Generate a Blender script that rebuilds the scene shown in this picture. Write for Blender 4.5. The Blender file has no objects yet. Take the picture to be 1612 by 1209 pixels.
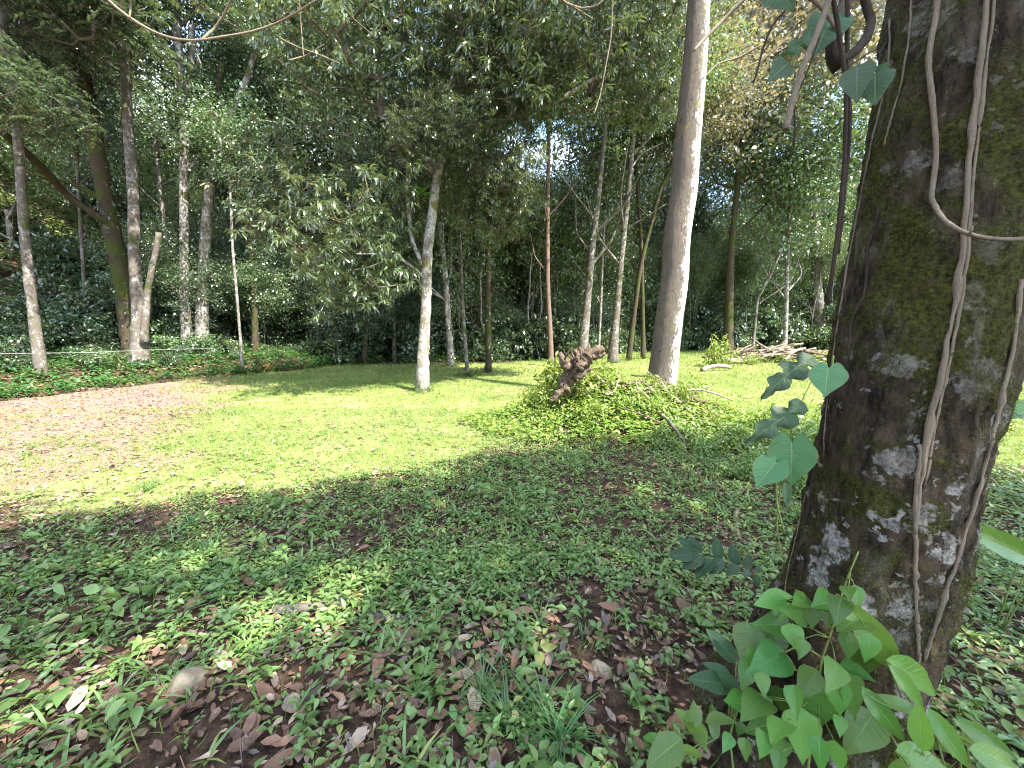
import bpy, math, random
import numpy as np
from mathutils import Vector, Matrix, noise as mnoise
from mathutils.bvhtree import BVHTree

S = bpy.context.scene
COL = S.collection
R = math.radians

# ------------------------------------------------------------------ camera, world, sun, exposure
F_PX, CX, CY = 605.0, 806.0, 604.5
PITCH = R(6.0)
CAM = np.array([0.0, 0.0, 1.55])
cd = bpy.data.cameras.new('camera')
cam = bpy.data.objects.new('camera', cd)
COL.objects.link(cam)
cd.sensor_width = 36.0
cd.lens = 36.0 * F_PX / 1612.0
cd.clip_start = 0.05
cd.clip_end = 2000
cam.location = CAM
cam.rotation_euler = (math.pi / 2 - PITCH, 0, 0)
S.camera = cam

SUN_EL = R(54)
SH = np.array([0.78, -0.63]); SH /= np.linalg.norm(SH)           # horizontal direction towards the sun
SUNV = np.array([SH[0] * math.cos(SUN_EL), SH[1] * math.cos(SUN_EL), math.sin(SUN_EL)])
w = bpy.data.worlds.new('World'); S.world = w; w.use_nodes = True
nt = w.node_tree
for n in list(nt.nodes): nt.nodes.remove(n)
sky = nt.nodes.new('ShaderNodeTexSky'); sky.sky_type = 'NISHITA'; sky.sun_disc = False
sky.sun_elevation = SUN_EL
sky.sun_rotation = math.atan2(SH[0], SH[1])
sky.air_density = 1.0; sky.dust_density = 0.6; sky.ozone_density = 1.5
tc = nt.nodes.new('ShaderNodeTexCoord')
mp = nt.nodes.new('ShaderNodeMapping'); mp.inputs['Scale'].default_value = (1.0, 1.0, 2.2)
cn = nt.nodes.new('ShaderNodeTexNoise'); cn.inputs['Scale'].default_value = 2.6; cn.inputs['Detail'].default_value = 7
cr = nt.nodes.new('ShaderNodeValToRGB')
cr.color_ramp.elements[0].position = 0.50; cr.color_ramp.elements[0].color = (0, 0, 0, 1)
cr.color_ramp.elements[1].position = 0.66; cr.color_ramp.elements[1].color = (1, 1, 1, 1)
mx = nt.nodes.new('ShaderNodeMix'); mx.data_type = 'RGBA'
mx.inputs['B'].default_value = (9.5, 9.8, 10.2, 1)
bg = nt.nodes.new('ShaderNodeBackground'); bg.inputs['Strength'].default_value = 0.15
ow = nt.nodes.new('ShaderNodeOutputWorld')
nt.links.new(tc.outputs['Generated'], mp.inputs['Vector'])
nt.links.new(mp.outputs['Vector'], cn.inputs['Vector'])
nt.links.new(cn.outputs['Fac'], cr.inputs['Fac'])
nt.links.new(cr.outputs['Color'], mx.inputs['Factor'])
nt.links.new(sky.outputs['Color'], mx.inputs['A'])
nt.links.new(mx.outputs['Result'], bg.inputs['Color'])
nt.links.new(bg.outputs['Background'], ow.inputs['Surface'])

sd = bpy.data.lights.new('sun', 'SUN'); sd.energy = 5.0; sd.angle = R(0.55); sd.color = (1.0, 0.955, 0.88)
sun = bpy.data.objects.new('sun', sd); COL.objects.link(sun)
sun.location = (0, 0, 40)
sun.rotation_euler = Vector(tuple(SUNV)).to_track_quat('Z', 'Y').to_euler()

vs = S.view_settings
vs.view_transform = 'Standard'; vs.look = 'None'; vs.exposure = 2.35; vs.gamma = 1.0
vs.use_curve_mapping = False
S.render.engine = 'CYCLES'
cy = S.cycles
cy.max_bounces = 7; cy.diffuse_bounces = 4; cy.glossy_bounces = 2; cy.transmission_bounces = 5
cy.transparent_max_bounces = 4
cy.use_denoising = True; cy.denoising_prefilter = 'NONE'; cy.filter_width = 1.15
cy.use_adaptive_sampling = True; cy.adaptive_threshold = 0.02
cy.sample_clamp_indirect = 6.0
cy.caustics_reflective = False; cy.caustics_refractive = False

# ------------------------------------------------------------------ helpers
def ray(px, py):
    a = (px - CX) / F_PX; b = (CY - py) / F_PX
    return np.array([a, math.cos(PITCH) + b * math.sin(PITCH), -math.sin(PITCH) + b * math.cos(PITCH)])
def at(px, py, Y):
    d = ray(px, py)
    return CAM + d * (Y / d[1])

_vr = np.random.default_rng(5)
_grid = _vr.random((256, 256))
def vnoise(x, y, s=1.0, o=0.0):
    x = np.asarray(x, float) * s + 37.3 + o; y = np.asarray(y, float) * s + 91.7 - o
    xi = np.floor(x).astype(int); yi = np.floor(y).astype(int)
    fx = x - xi; fy = y - yi
    fx = fx * fx * (3 - 2 * fx); fy = fy * fy * (3 - 2 * fy)
    g = lambda i, j: _grid[i % 256, j % 256]
    return (g(xi, yi) * (1 - fx) + g(xi + 1, yi) * fx) * (1 - fy) + (g(xi, yi + 1) * (1 - fx) + g(xi + 1, yi + 1) * fx) * fy
def fbm(x, y, s=1.0, o=0.0):
    return (vnoise(x, y, s, o) * .5 + vnoise(x, y, s * 2.1, o + 7) * .3 + vnoise(x, y, s * 4.3, o + 19) * .2)
def sstep(a, b, x):
    t = np.clip((np.asarray(x, float) - a) / (b - a), 0, 1)
    return t * t * (3 - 2 * t)

BK_Y = [-30, 5, 9, 12, 16, 20, 26, 34, 60, 200]
BK_X = [-15, -13, -12.2, -11.3, -8.8, -8.5, -10, -14, -20, -40]
def bank_d(x, y):
    return np.interp(y, BK_Y, BK_X) + 0.5 * (fbm(x, y, .5, 3) - .5) - x
MND = [(1.9, 6.9, 1.45, .8, .50), (1.2, 7.1, .8, .6, .22), (12.6, 18.3, 2.0, 1.0, .35), (3.0, 7.2, 1.0, .7, .15)]
def H(x, y):
    x = np.asarray(x, float); y = np.asarray(y, float)
    z = 0.040 * np.clip(y - 3, 0, 25) + 0.02 * np.clip(y - 28, 0, 15)
    z = z + 0.32 * np.clip(y - 43, 0, 60)
    z = z + 0.25 * np.clip(x - 24, 0, 40) * sstep(10, 24, y)
    d = bank_d(x, y); dp = np.clip(d, 0, 40)
    z = z + 0.22 * sstep(0, .55, d) + 0.15 * dp + 0.016 * np.minimum(dp, 22) ** 2
    for mx_, my_, sx, sy, hh in MND:
        z = z + hh * np.exp(-((x - mx_) / sx) ** 2 - ((y - my_) / sy) ** 2)
    z = z + 0.06 * (fbm(x, y, .8) - .5) + 0.10 * (fbm(x, y, 2.0, 11) - .5) * np.exp(-(y / 9) ** 2)
    z = z + 1.2 * (fbm(x, y, .12, 5) - .5) * sstep(26, 50, y)
    return z
def Hs(x, y): return float(H(x, y))
def hit(px, py):
    d = ray(px, py); t = .5
    while t < 120:
        p = CAM + d * t
        if p[2] < Hs(p[0], p[1]): return p
        t += .02 + t * .004
    return CAM + d * t
def ground(x, y, dz=0.0): return np.array([x, y, Hs(x, y) + dz])

def norm(v): 
    v = np.asarray(v, float)
    return v / (np.linalg.norm(v, axis=-1, keepdims=True) + 1e-9)

def make_mesh(name, V, F3=None, F4=None, mats=(), attrs=None, smooth=True, mi3=None, mi4=None):
    V = np.asarray(V, np.float32)
    F3 = np.zeros((0, 3), np.int32) if F3 is None else np.asarray(F3, np.int32).reshape(-1, 3)
    F4 = np.zeros((0, 4), np.int32) if F4 is None else np.asarray(F4, np.int32).reshape(-1, 4)
    me = bpy.data.meshes.new(name)
    nl = F3.size + F4.size; nf = len(F3) + len(F4)
    me.vertices.add(len(V)); me.vertices.foreach_set('co', V.ravel())
    me.loops.add(nl); me.loops.foreach_set('vertex_index', np.concatenate([F3.ravel(), F4.ravel()]).astype(np.int32))
    me.polygons.add(nf)
    st = np.concatenate([np.arange(len(F3)) * 3, F3.size + np.arange(len(F4)) * 4]).astype(np.int32)
    me.polygons.foreach_set('loop_start', st)
    if mi3 is not None or mi4 is not None:
        a = np.zeros(len(F3), np.int32) if mi3 is None else np.asarray(mi3, np.int32)
        b = np.zeros(len(F4), np.int32) if mi4 is None else np.asarray(mi4, np.int32)
        me.polygons.foreach_set('material_index', np.concatenate([a, b]))
    me.polygons.foreach_set('use_smooth', np.full(nf, smooth, dtype=bool))
    for m in mats: me.materials.append(m)
    if attrs:
        for k, v in attrs.items():
            v = np.asarray(v, np.float32)
            if v.ndim == 1:
                a = me.attributes.new(k, 'FLOAT', 'POINT'); a.data.foreach_set('value', v)
            elif v.shape[1] == 2:
                a = me.attributes.new(k, 'FLOAT2', 'POINT'); a.data.foreach_set('vector', v.ravel())
            else:
                a = me.attributes.new(k, 'FLOAT_COLOR', 'POINT'); a.data.foreach_set('color', v.ravel())
    me.update(calc_edges=True)
    return me

class MB:
    """collects geometry and becomes one mesh"""
    def __init__(s): s.V = []; s.F3 = []; s.F4 = []; s.r = []; s.lf = []; s.n = 0
    def add(s, V, F3=None, F4=None, rnd=0.5, lf=None):
        V = np.asarray(V, float)
        if F3 is not None and len(F3): s.F3.append(np.asarray(F3) + s.n)
        if F4 is not None and len(F4): s.F4.append(np.asarray(F4) + s.n)
        s.V.append(V)
        s.r.append(np.full(len(V), rnd) if np.isscalar(rnd) else np.asarray(rnd, float))
        s.lf.append(np.zeros((len(V), 2)) if lf is None else np.asarray(lf, float))
        s.n += len(V); return s
    def tube(s, P, rad, sides=8, rough=0.0, rng=None, rnd=0.5, cap=True):
        P = np.asarray(P, float); n = len(P)
        rad = np.full(n, rad, float) if np.isscalar(rad) else np.asarray(rad, float)
        T = np.gradient(P, axis=0); T = norm(T)
        ref = np.array([1.0, 0, 0]) if abs(T[0][0]) < .8 else np.array([0, 1.0, 0])
        U = np.zeros_like(P); 
        u = ref - T[0] * ref.dot(T[0]); u /= np.linalg.norm(u)
        for i in range(n):
            u = u - T[i] * u.dot(T[i]); u /= (np.linalg.norm(u) + 1e-9); U[i] = u
        W = np.cross(T, U)
        a = np.linspace(0, 2 * math.pi, sides, endpoint=False)
        rr = rad[:, None] * np.ones((1, sides))
        if rough and rng is not None: rr = rr * (1 + rough * rng.normal(size=rr.shape))
        V = P[:, None, :] + rr[..., None] * (np.cos(a)[None, :, None] * U[:, None, :] + np.sin(a)[None, :, None] * W[:, None, :])
        V = V.reshape(-1, 3)
        i = np.arange(n - 1)[:, None] * sides; j = np.arange(sides)[None, :]; j2 = (j + 1) % sides
        F4 = np.stack([i + j, i + j2, i + sides + j2, i + sides + j], -1).reshape(-1, 4)
        F3 = []
        if cap:
            V = np.vstack([V, P[0:1], P[-1:]])
            c0 = n * sides; c1 = c0 + 1; b = (n - 1) * sides
            F3 = [(c0, (k + 1) % sides, k) for k in range(sides)] + [(c1, b + k, b + (k + 1) % sides) for k in range(sides)]
        return s.add(V, F3, F4, rnd)
    def mesh(s, name, mats, smooth=True):
        V = np.vstack(s.V)
        return make_mesh(name, V, np.vstack(s.F3) if s.F3 else None, np.vstack(s.F4) if s.F4 else None, mats,
                         {'rnd': np.concatenate(s.r), 'lf': np.vstack(s.lf)}, smooth)

# leaf templates: u along, v across, w out of plane
def T_diamond(fold=.10, droop=.08):
    V = [(0, 0, 0), (.42, 1, fold), (.42, -1, fold), (1, 0, -droop)]
    return np.array(V, float), np.array([(0, 2, 3), (0, 3, 1)]), np.zeros((0, 4), int)
def T_six(fold=.08, droop=.15):
    V = [(0, 0, 0), (.28, .85, fold - .0), (.28, -.85, fold), (.66, .8, fold - droop * .4), (.66, -.8, fold - droop * .4), (1, 0, -droop)]
    return np.array(V, float), np.array([(0, 2, 1), (3, 4, 5)]), np.array([(1, 2, 4, 3)])
def T_eight(fold=.12, droop=.2):
    V = [(0, 0, 0), (.22, .75, fold), (.25, 0, .02), (.22, -.75, fold), (.58, .9, fold - droop * .3), (.6, 0, -droop * .3), (.58, -.9, fold - droop * .3), (1, 0, -droop)]
    return np.array(V, float), np.array([(0, 2, 1), (0, 3, 2), (4, 5, 7), (5, 6, 7)]), np.array([(1, 2, 5, 4), (2, 3, 6, 5)])
def T_smooth(fold=.12, droop=.2):
    us = [.06, .2, .4, .62, .82]; ws = [.34, .78, 1.0, .78, .36]
    V = [(0, 0, 0)]
    for u, w_ in zip(us, ws): V += [(u, w_, fold * w_ - droop * u * u), (u, 0, -droop * u * u), (u, -w_, fold * w_ - droop * u * u)]
    V.append((1, 0, -droop)); F3 = [(0, 2, 1), (0, 3, 2)]; F4 = []
    for i in range(4):
        a = 1 + 3 * i; F4 += [(a, a + 1, a + 4, a + 3), (a + 1, a + 2, a + 5, a + 4)]
    F3 += [(13, 14, 16), (14, 15, 16)]
    return np.array(V, float), np.array(F3), np.array(F4)
def T_blade(bend=.35):
    V = [(0, 1, 0), (0, -1, 0), (.55, .7, bend * .3), (.55, -.7, bend * .3), (1, 0, bend)]
    return np.array(V, float), np.array([(2, 3, 4)]), np.array([(0, 1, 3, 2)])
def T_tri():
    return np.array([(0, 1, 0), (0, -1, 0), (1, 0, .25)], float), np.array([(0, 1, 2)]), np.zeros((0, 4), int)

def leaves(mb, tmpl, P, D, N, L, Wd, rnd):
    V0, F3, F4 = tmpl
    n = len(P); k = len(V0)
    D = norm(D); N = N - D * np.sum(D * N, 1, keepdims=True); N = norm(N)
    Sd = np.cross(D, N)
    L = np.broadcast_to(np.asarray(L, float), (n,)); Wd = np.broadcast_to(np.asarray(Wd, float), (n,))
    V = (P[:, None, :] + V0[None, :, 0, None] * (L[:, None, None] * D[:, None, :])
         + V0[None, :, 1, None] * (Wd[:, None, None] * .5 * Sd[:, None, :])
         + V0[None, :, 2, None] * (L[:, None, None] * N[:, None, :]))
    off = (np.arange(n) * k)[:, None, None]
    f3 = (F3[None] + off).reshape(-1, 3); f4 = (F4[None] + off).reshape(-1, 4) if len(F4) else None
    lf = np.tile(V0[:, :2], (n, 1))
    mb.add(V.reshape(-1, 3), f3, f4, np.repeat(rnd, k), lf)

def link(name, mesh, parent=None, loc=(0, 0, 0)):
    o = bpy.data.objects.new(name, mesh); COL.objects.link(o)
    o.location = tuple(loc)
    if parent is not None: o.parent = parent
    return o
def tag(o, label=None, cat=None, group=None, kind=None):
    if label: o['label'] = label
    if cat: o['category'] = cat
    if group: o['group'] = group
    if kind: o['kind'] = kind
    return o
def thing(name, label, cat, loc, group=None):
    o = bpy.data.objects.new(name, None); COL.objects.link(o)
    o.empty_display_size = .2
    o.location = tuple(loc)
    return tag(o, label, cat, group)

# ------------------------------------------------------------------ materials
def newmat(name):
    m = bpy.data.materials.new(name); m.use_nodes = True
    t = m.node_tree
    for n in list(t.nodes): t.nodes.remove(n)
    return m, t, t.nodes.new('ShaderNodeOutputMaterial')
def nd(t, typ, **kw):
    n = t.nodes.new(typ)
    for k, v in kw.items():
        if k in n.inputs: n.inputs[k].default_value = v
        else: setattr(n, k, v)
    return n
def mixc(t, fac, a, b, blend='MIX'):
    m = t.nodes.new('ShaderNodeMix'); m.data_type = 'RGBA'; m.blend_type = blend
    for k, v in (('Factor', fac), ('A', a), ('B', b)):
        if isinstance(v, (int, float)): m.inputs[k].default_value = v
        elif isinstance(v, tuple): m.inputs[k].default_value = (*v[:3], 1)
        else: t.links.new(v, m.inputs[k])
    return m.outputs['Result']
def rampf(t, src, lo, hi):
    r = t.nodes.new('ShaderNodeMapRange'); r.interpolation_type = 'SMOOTHSTEP'
    r.inputs['From Min'].default_value = lo; r.inputs['From Max'].default_value = hi
    t.links.new(src, r.inputs['Value']); return r.outputs['Result']
def mathn(t, op, a, b=None):
    m = t.nodes.new('ShaderNodeMath'); m.operation = op
    for i, v in enumerate((a, b)):
        if v is None: continue
        if isinstance(v, (int, float)): m.inputs[i].default_value = v
        else: t.links.new(v, m.inputs[i])
    return m.outputs[0]
def noise(t, vec, scale, detail=4, rough=.55, dist=0.0):
    n = nd(t, 'ShaderNodeTexNoise', Scale=scale, Detail=detail, Roughness=rough, Distortion=dist)
    if vec is not None: t.links.new(vec, n.inputs['Vector'])
    return n.outputs['Fac']
def objvec(t, scale=(1, 1, 1)):
    c = t.nodes.new('ShaderNodeTexCoord'); m = t.nodes.new('ShaderNodeMapping')
    m.inputs['Scale'].default_value = scale
    t.links.new(c.outputs['Object'], m.inputs['Vector']); return m.outputs['Vector']

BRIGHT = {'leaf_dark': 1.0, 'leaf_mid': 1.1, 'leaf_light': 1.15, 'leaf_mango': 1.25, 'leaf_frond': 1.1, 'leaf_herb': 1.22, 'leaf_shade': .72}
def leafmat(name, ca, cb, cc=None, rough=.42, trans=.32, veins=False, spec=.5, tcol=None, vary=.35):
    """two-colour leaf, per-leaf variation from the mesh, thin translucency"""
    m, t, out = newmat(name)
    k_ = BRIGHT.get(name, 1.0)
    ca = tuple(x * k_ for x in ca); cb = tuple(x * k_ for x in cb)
    at_ = nd(t, 'ShaderNodeAttribute', attribute_name='rnd')
    col = mixc(t, at_.outputs['Fac'], ca, cb)
    if cc:
        col = mixc(t, rampf(t, at_.outputs['Fac'], .86, .93), col, cc)
    oi = t.nodes.new('ShaderNodeObjectInfo')
    hs = nd(t, 'ShaderNodeHueSaturation')
    t.links.new(mathn(t, 'ADD', mathn(t, 'MULTIPLY', oi.outputs['Random'], .04), .48), hs.inputs['Hue'])
    t.links.new(mathn(t, 'ADD', mathn(t, 'MULTIPLY', oi.outputs['Random'], vary), 1.0 - vary * .52), hs.inputs['Value'])
    t.links.new(col, hs.inputs['Color']); col = hs.outputs['Color']
    bump = None
    if veins:
        lf = nd(t, 'ShaderNodeAttribute', attribute_name='lf')
        sp = t.nodes.new('ShaderNodeSeparateXYZ'); t.links.new(lf.outputs['Vector'], sp.inputs[0])
        av = mathn(t, 'ABSOLUTE', sp.outputs[1])
        mid = rampf(t, av, .07, .0)
        ph = mathn(t, 'FRACT', mathn(t, 'MULTIPLY', mathn(t, 'SUBTRACT', sp.outputs[0], mathn(t, 'MULTIPLY', av, .22)), 9.0))
        side = rampf(t, mathn(t, 'ABSOLUTE', mathn(t, 'SUBTRACT', ph, .5)), .10, .0)
        vv = mathn(t, 'MAXIMUM', mid, mathn(t, 'MULTIPLY', side, .55))
        light = mixc(t, .45, col, (.30, .42, .16))
        nz = noise(t, None, 30, 3)
        col = mixc(t, mathn(t, 'MULTIPLY', vv, .6), col, light)
        col = mixc(t, mathn(t, 'MULTIPLY', rampf(t, nz, .4, .75), .35), col, mixc(t, .5, col, ca))
        ov = objvec(t)
        spot = rampf(t, noise(t, ov, 11, 5, .7, .5), .66, .70)
        edge_ = mathn(t, 'MULTIPLY', rampf(t, av, .86, .97), rampf(t, noise(t, ov, 6, 4, .6), .5, .6))
        col = mixc(t, mathn(t, 'MULTIPLY', mathn(t, 'MAXIMUM', spot, edge_), .75), col, (.16, .11, .03))
        bp = nd(t, 'ShaderNodeBump', Strength=.4, Distance=.003)
        t.links.new(vv, bp.inputs['Height']); bump = bp.outputs['Normal']
    p = nd(t, 'ShaderNodeBsdfPrincipled', Roughness=rough)
    p.inputs['Specular IOR Level'].default_value = spec
    t.links.new(col, p.inputs['Base Color'])
    tr = t.nodes.new('ShaderNodeBsdfTranslucent')
    tc_ = mixc(t, .55, col, tcol or tuple(min(1, x * 1.5) for x in (cb[0] * 1.25, cb[1] * 1.15, cb[2] * .5)))
    t.links.new(tc_, tr.inputs['Color'])
    if bump:
        t.links.new(bump, p.inputs['Normal'])
    ms = nd(t, 'ShaderNodeMixShader', Fac=trans)
    t.links.new(p.outputs[0], ms.inputs[1]); t.links.new(tr.outputs[0], ms.inputs[2])
    t.links.new(ms.outputs[0], out.inputs['Surface'])
    return m

def barkmat(name, dark, light, lichen, moss, l_amt=.5, m_amt=.3, scale=1.0, stretch=.35, bump=.6):
    m, t, out = newmat(name)
    v = objvec(t, (1, 1, stretch)); v1 = objvec(t)
    base = mixc(t, noise(t, v, 9 * scale, 6, .65), dark, light)
    fine = noise(t, v, 45 * scale, 5, .7)
    base = mixc(t, mathn(t, 'MULTIPLY', rampf(t, fine, .5, .75), .5), base, dark)
    big_ = noise(t, v1, 3.2 * scale, 8, .68, .6); med_ = noise(t, objvec(t, (1, 1, .6)), 16 * scale, 8, .75, .3)
    lsrc = mathn(t, 'ADD', mathn(t, 'MULTIPLY', big_, .55), mathn(t, 'MULTIPLY', med_, .45))
    li = rampf(t, lsrc, .60 - .20 * l_amt, .68 - .18 * l_amt)
    li = mathn(t, 'MULTIPLY', li, .85)
    li2 = mixc(t, rampf(t, noise(t, v, 34 * scale, 6, .7), .3, .7), tuple(x * .55 for x in lichen), lichen)
    col = mixc(t, li, base, li2) if l_amt > 0 else base
    ring = rampf(t, noise(t, objvec(t, (1, 1, 7)), 3.0 * scale, 5, .7), .58, .66)
    col = mixc(t, mathn(t, 'MULTIPLY', ring, .35), col, dark)
    if m_amt > 0:
        mo = rampf(t, noise(t, v1, 2.2 * scale, 5, .6, .3), .66 - .3 * m_amt, .76 - .3 * m_amt)
        mc = mixc(t, noise(t, v1, 35 * scale, 3), tuple(x * .5 for x in moss), moss)
        col = mixc(t, mo, col, mc)
    p = nd(t, 'ShaderNodeBsdfPrincipled', Roughness=.9)
    p.inputs['Specular IOR Level'].default_value = .15
    t.links.new(col, p.inputs['Base Color'])
    b = nd(t, 'ShaderNodeBump', Strength=bump, Distance=.03)
    hh = mathn(t, 'ADD', mathn(t, 'MULTIPLY', noise(t, v, 14 * scale, 6, .7), 1.0), mathn(t, 'MULTIPLY', fine, .5))
    t.links.new(hh, b.inputs['Height']); t.links.new(b.outputs[0], p.inputs['Normal'])
    t.links.new(p.outputs[0], out.inputs['Surface'])
    return m

def simplemat(name, a, b, scale=20, rough=.85, bump=.3, attr=False, spec=.2):
    m, t, out = newmat(name)
    v = objvec(t)
    nz = noise(t, v, scale, 5)
    fac = rampf(t, nz, .3, .7)
    col = mixc(t, fac, a, b)
    if attr:
        at_ = nd(t, 'ShaderNodeAttribute', attribute_name='rnd')
        oi = t.nodes.new('ShaderNodeObjectInfo')
        s_ = mathn(t, 'FRACT', mathn(t, 'ADD', at_.outputs['Fac'], oi.outputs['Random']))
        cr_ = t.nodes.new('ShaderNodeValToRGB')
        els = cr_.color_ramp.elements
        stops = attr
        els[0].position = stops[0][0]; els[0].color = (*stops[0][1], 1)
        els[1].position = stops[-1][0]; els[1].color = (*stops[-1][1], 1)
        for ps, c in stops[1:-1]:
            e = els.new(ps); e.color = (*c, 1)
        t.links.new(s_, cr_.inputs['Fac'])
        col = mixc(t, mathn(t, 'MULTIPLY', fac, .35), cr_.outputs['Color'], (.02, .014, .01))
    p = nd(t, 'ShaderNodeBsdfPrincipled', Roughness=rough)
    p.inputs['Specular IOR Level'].default_value = spec
    t.links.new(col, p.inputs['Base Color'])
    bp = nd(t, 'ShaderNodeBump', Strength=bump, Distance=.01)
    t.links.new(nz, bp.inputs['Height']); t.links.new(bp.outputs[0], p.inputs['Normal'])
    t.links.new(p.outputs[0], out.inputs['Surface'])
    return m

M = {}
M['leaf_dark'] = leafmat('leaf_dark', (.032, .060, .030), (.090, .138, .066), (.17, .20, .08), rough=.25, trans=.20, spec=1.0)
M['leaf_mid'] = leafmat('leaf_mid', (.042, .080, .032), (.112, .168, .068), (.20, .22, .08), rough=.26, trans=.24, spec=1.0)
M['leaf_light'] = leafmat('leaf_light', (.075, .125, .045), (.165, .228, .090), (.26, .27, .10), rough=.28, trans=.30, spec=.9)
M['leaf_mango'] = leafmat('leaf_mango', (.038, .060, .030), (.105, .138, .066), (.21, .22, .09), rough=.24, trans=.20, spec=1.0)
M['leaf_frond'] = leafmat('leaf_frond', (.036, .066, .036), (.090, .140, .072), rough=.24, trans=.22, spec=1.0)
M['leaf_gold'] = leafmat('leaf_gold', (.135, .135, .075), (.265, .260, .160), (.12, .16, .06), rough=.28, spec=.7, trans=.34, tcol=(.40, .32, .12))
M['leaf_herb'] = leafmat('leaf_herb', (.070, .135, .036), (.160, .245, .070), (.30, .32, .10), rough=.36, trans=.30, spec=.6)
M['leaf_mound'] = leafmat('leaf_mound', (.095, .160, .025), (.210, .270, .055), (.36, .33, .09), rough=.5, trans=.36)
M['leaf_bank'] = leafmat('leaf_bank', (.030, .080, .022), (.075, .155, .040), (.16, .20, .05), rough=.42, trans=.32)
M['leaf_vine'] = leafmat('leaf_vine', (.045, .140, .024), (.125, .265, .050), rough=.34, trans=.36, veins=True, vary=.75)
M['leaf_lance'] = leafmat('leaf_lance', (.055, .155, .022), (.150, .290, .045), rough=.30, trans=.36, veins=True, vary=.6)
M['leaf_heart'] = leafmat('leaf_heart', (.045, .150, .060), (.070, .200, .080), rough=.5, trans=.30, veins=True)
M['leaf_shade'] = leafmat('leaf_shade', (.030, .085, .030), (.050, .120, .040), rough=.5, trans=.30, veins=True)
M['grass'] = leafmat('grass', (.095, .165, .034), (.235, .290, .080), (.44, .39, .19), rough=.55, trans=.30, spec=.3)
M['tuft'] = leafmat('tuft', (.045, .120, .035), (.100, .210, .060), rough=.42, trans=.30)
M['moss'] = leafmat('moss', (.035, .045, .008), (.120, .140, .020), rough=.8, trans=.15, spec=.1)

M['bark_pale'] = barkmat('bark_pale', (.075, .062, .050), (.22, .195, .165), (.44, .43, .40), (.08, .09, .03), .62, .42, 1.0, .5)
M['bark_grey'] = barkmat('bark_grey', (.050, .041, .033), (.16, .138, .11), (.36, .35, .32), (.08, .09, .03), .52, .42, 1.0, .4)
M['bark_dark'] = barkmat('bark_dark', (.025, .018, .012), (.085, .065, .042), (.35, .34, .30), (.06, .075, .015), .10, .6, 1.0, .4)
M['bark_red'] = barkmat('bark_red', (.075, .052, .040), (.19, .128, .095), (.42, .34, .28), (.10, .09, .04), .2, .1, 1.0, .4)
M['bark_mango'] = barkmat('bark_mango', (.085, .068, .050), (.21, .178, .135), (.48, .46, .41), (.17, .155, .05), .75, .40, 1.2, .45)
M['branch'] = barkmat('branch', (.06, .048, .036), (.20, .165, .125), (.42, .40, .35), (.09, .10, .03), .3, .2, 2.0, .5)
M['wood_dead'] = barkmat('wood_dead', (.10, .075, .055), (.34, .27, .20), (.48, .44, .38), (.1, .09, .04), .3, .0, 3.0, .25)
M['wood_rot'] = barkmat('wood_rot', (.028, .019, .013), (.20, .145, .098), (.34, .28, .21), (.1, .1, .03), .35, .0, 2.2, .22, bump=1.0)
M['liana'] = barkmat('liana', (.11, .085, .06), (.26, .215, .155), (.45, .42, .36), (.12, .13, .04), 0, .15, 5.0, .2)
M['liana_dark'] = barkmat('liana_dark', (.02, .015, .011), (.07, .052, .038), (.24, .2, .17), (.06, .06, .02), 0, .1, 5.0, .2)
M['stem'] = simplemat('stem', (.09, .13, .03), (.16, .20, .06), 40, .6, .1)
M['stone'] = simplemat('stone', (.17, .135, .09), (.27, .225, .16), 22, .9, .5)
M['wire'] = simplemat('wire', (.40, .40, .38), (.52, .52, .50), 30, .5, 0)
DEAD = [(0, (0.091, 0.052, 0.034)), (0.2, (0.215, 0.124, 0.081)), (0.38, (0.124, 0.075, 0.055)), (0.55, (0.312, 0.163, 0.094)), (0.7, (0.169, 0.111, 0.081)), (0.82, (0.468, 0.351, 0.234)), (0.92, (0.221, 0.182, 0.163)), (1, (0.091, 0.065, 0.052))]
M['dead'] = simplemat('dead', (.1, .07, .05), (.2, .15, .1), 30, .75, .5, attr=DEAD, spec=.25)
DEADL = [(0, (.10, .055, .048)), (.25, (.33, .20, .175)), (.5, (.20, .115, .10)), (.75, (.42, .31, .27)), (1, (.17, .10, .085))]
M['dead_dry'] = simplemat('dead_dry', (.1, .07, .05), (.2, .15, .1), 30, .8, .5, attr=DEADL)

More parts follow.
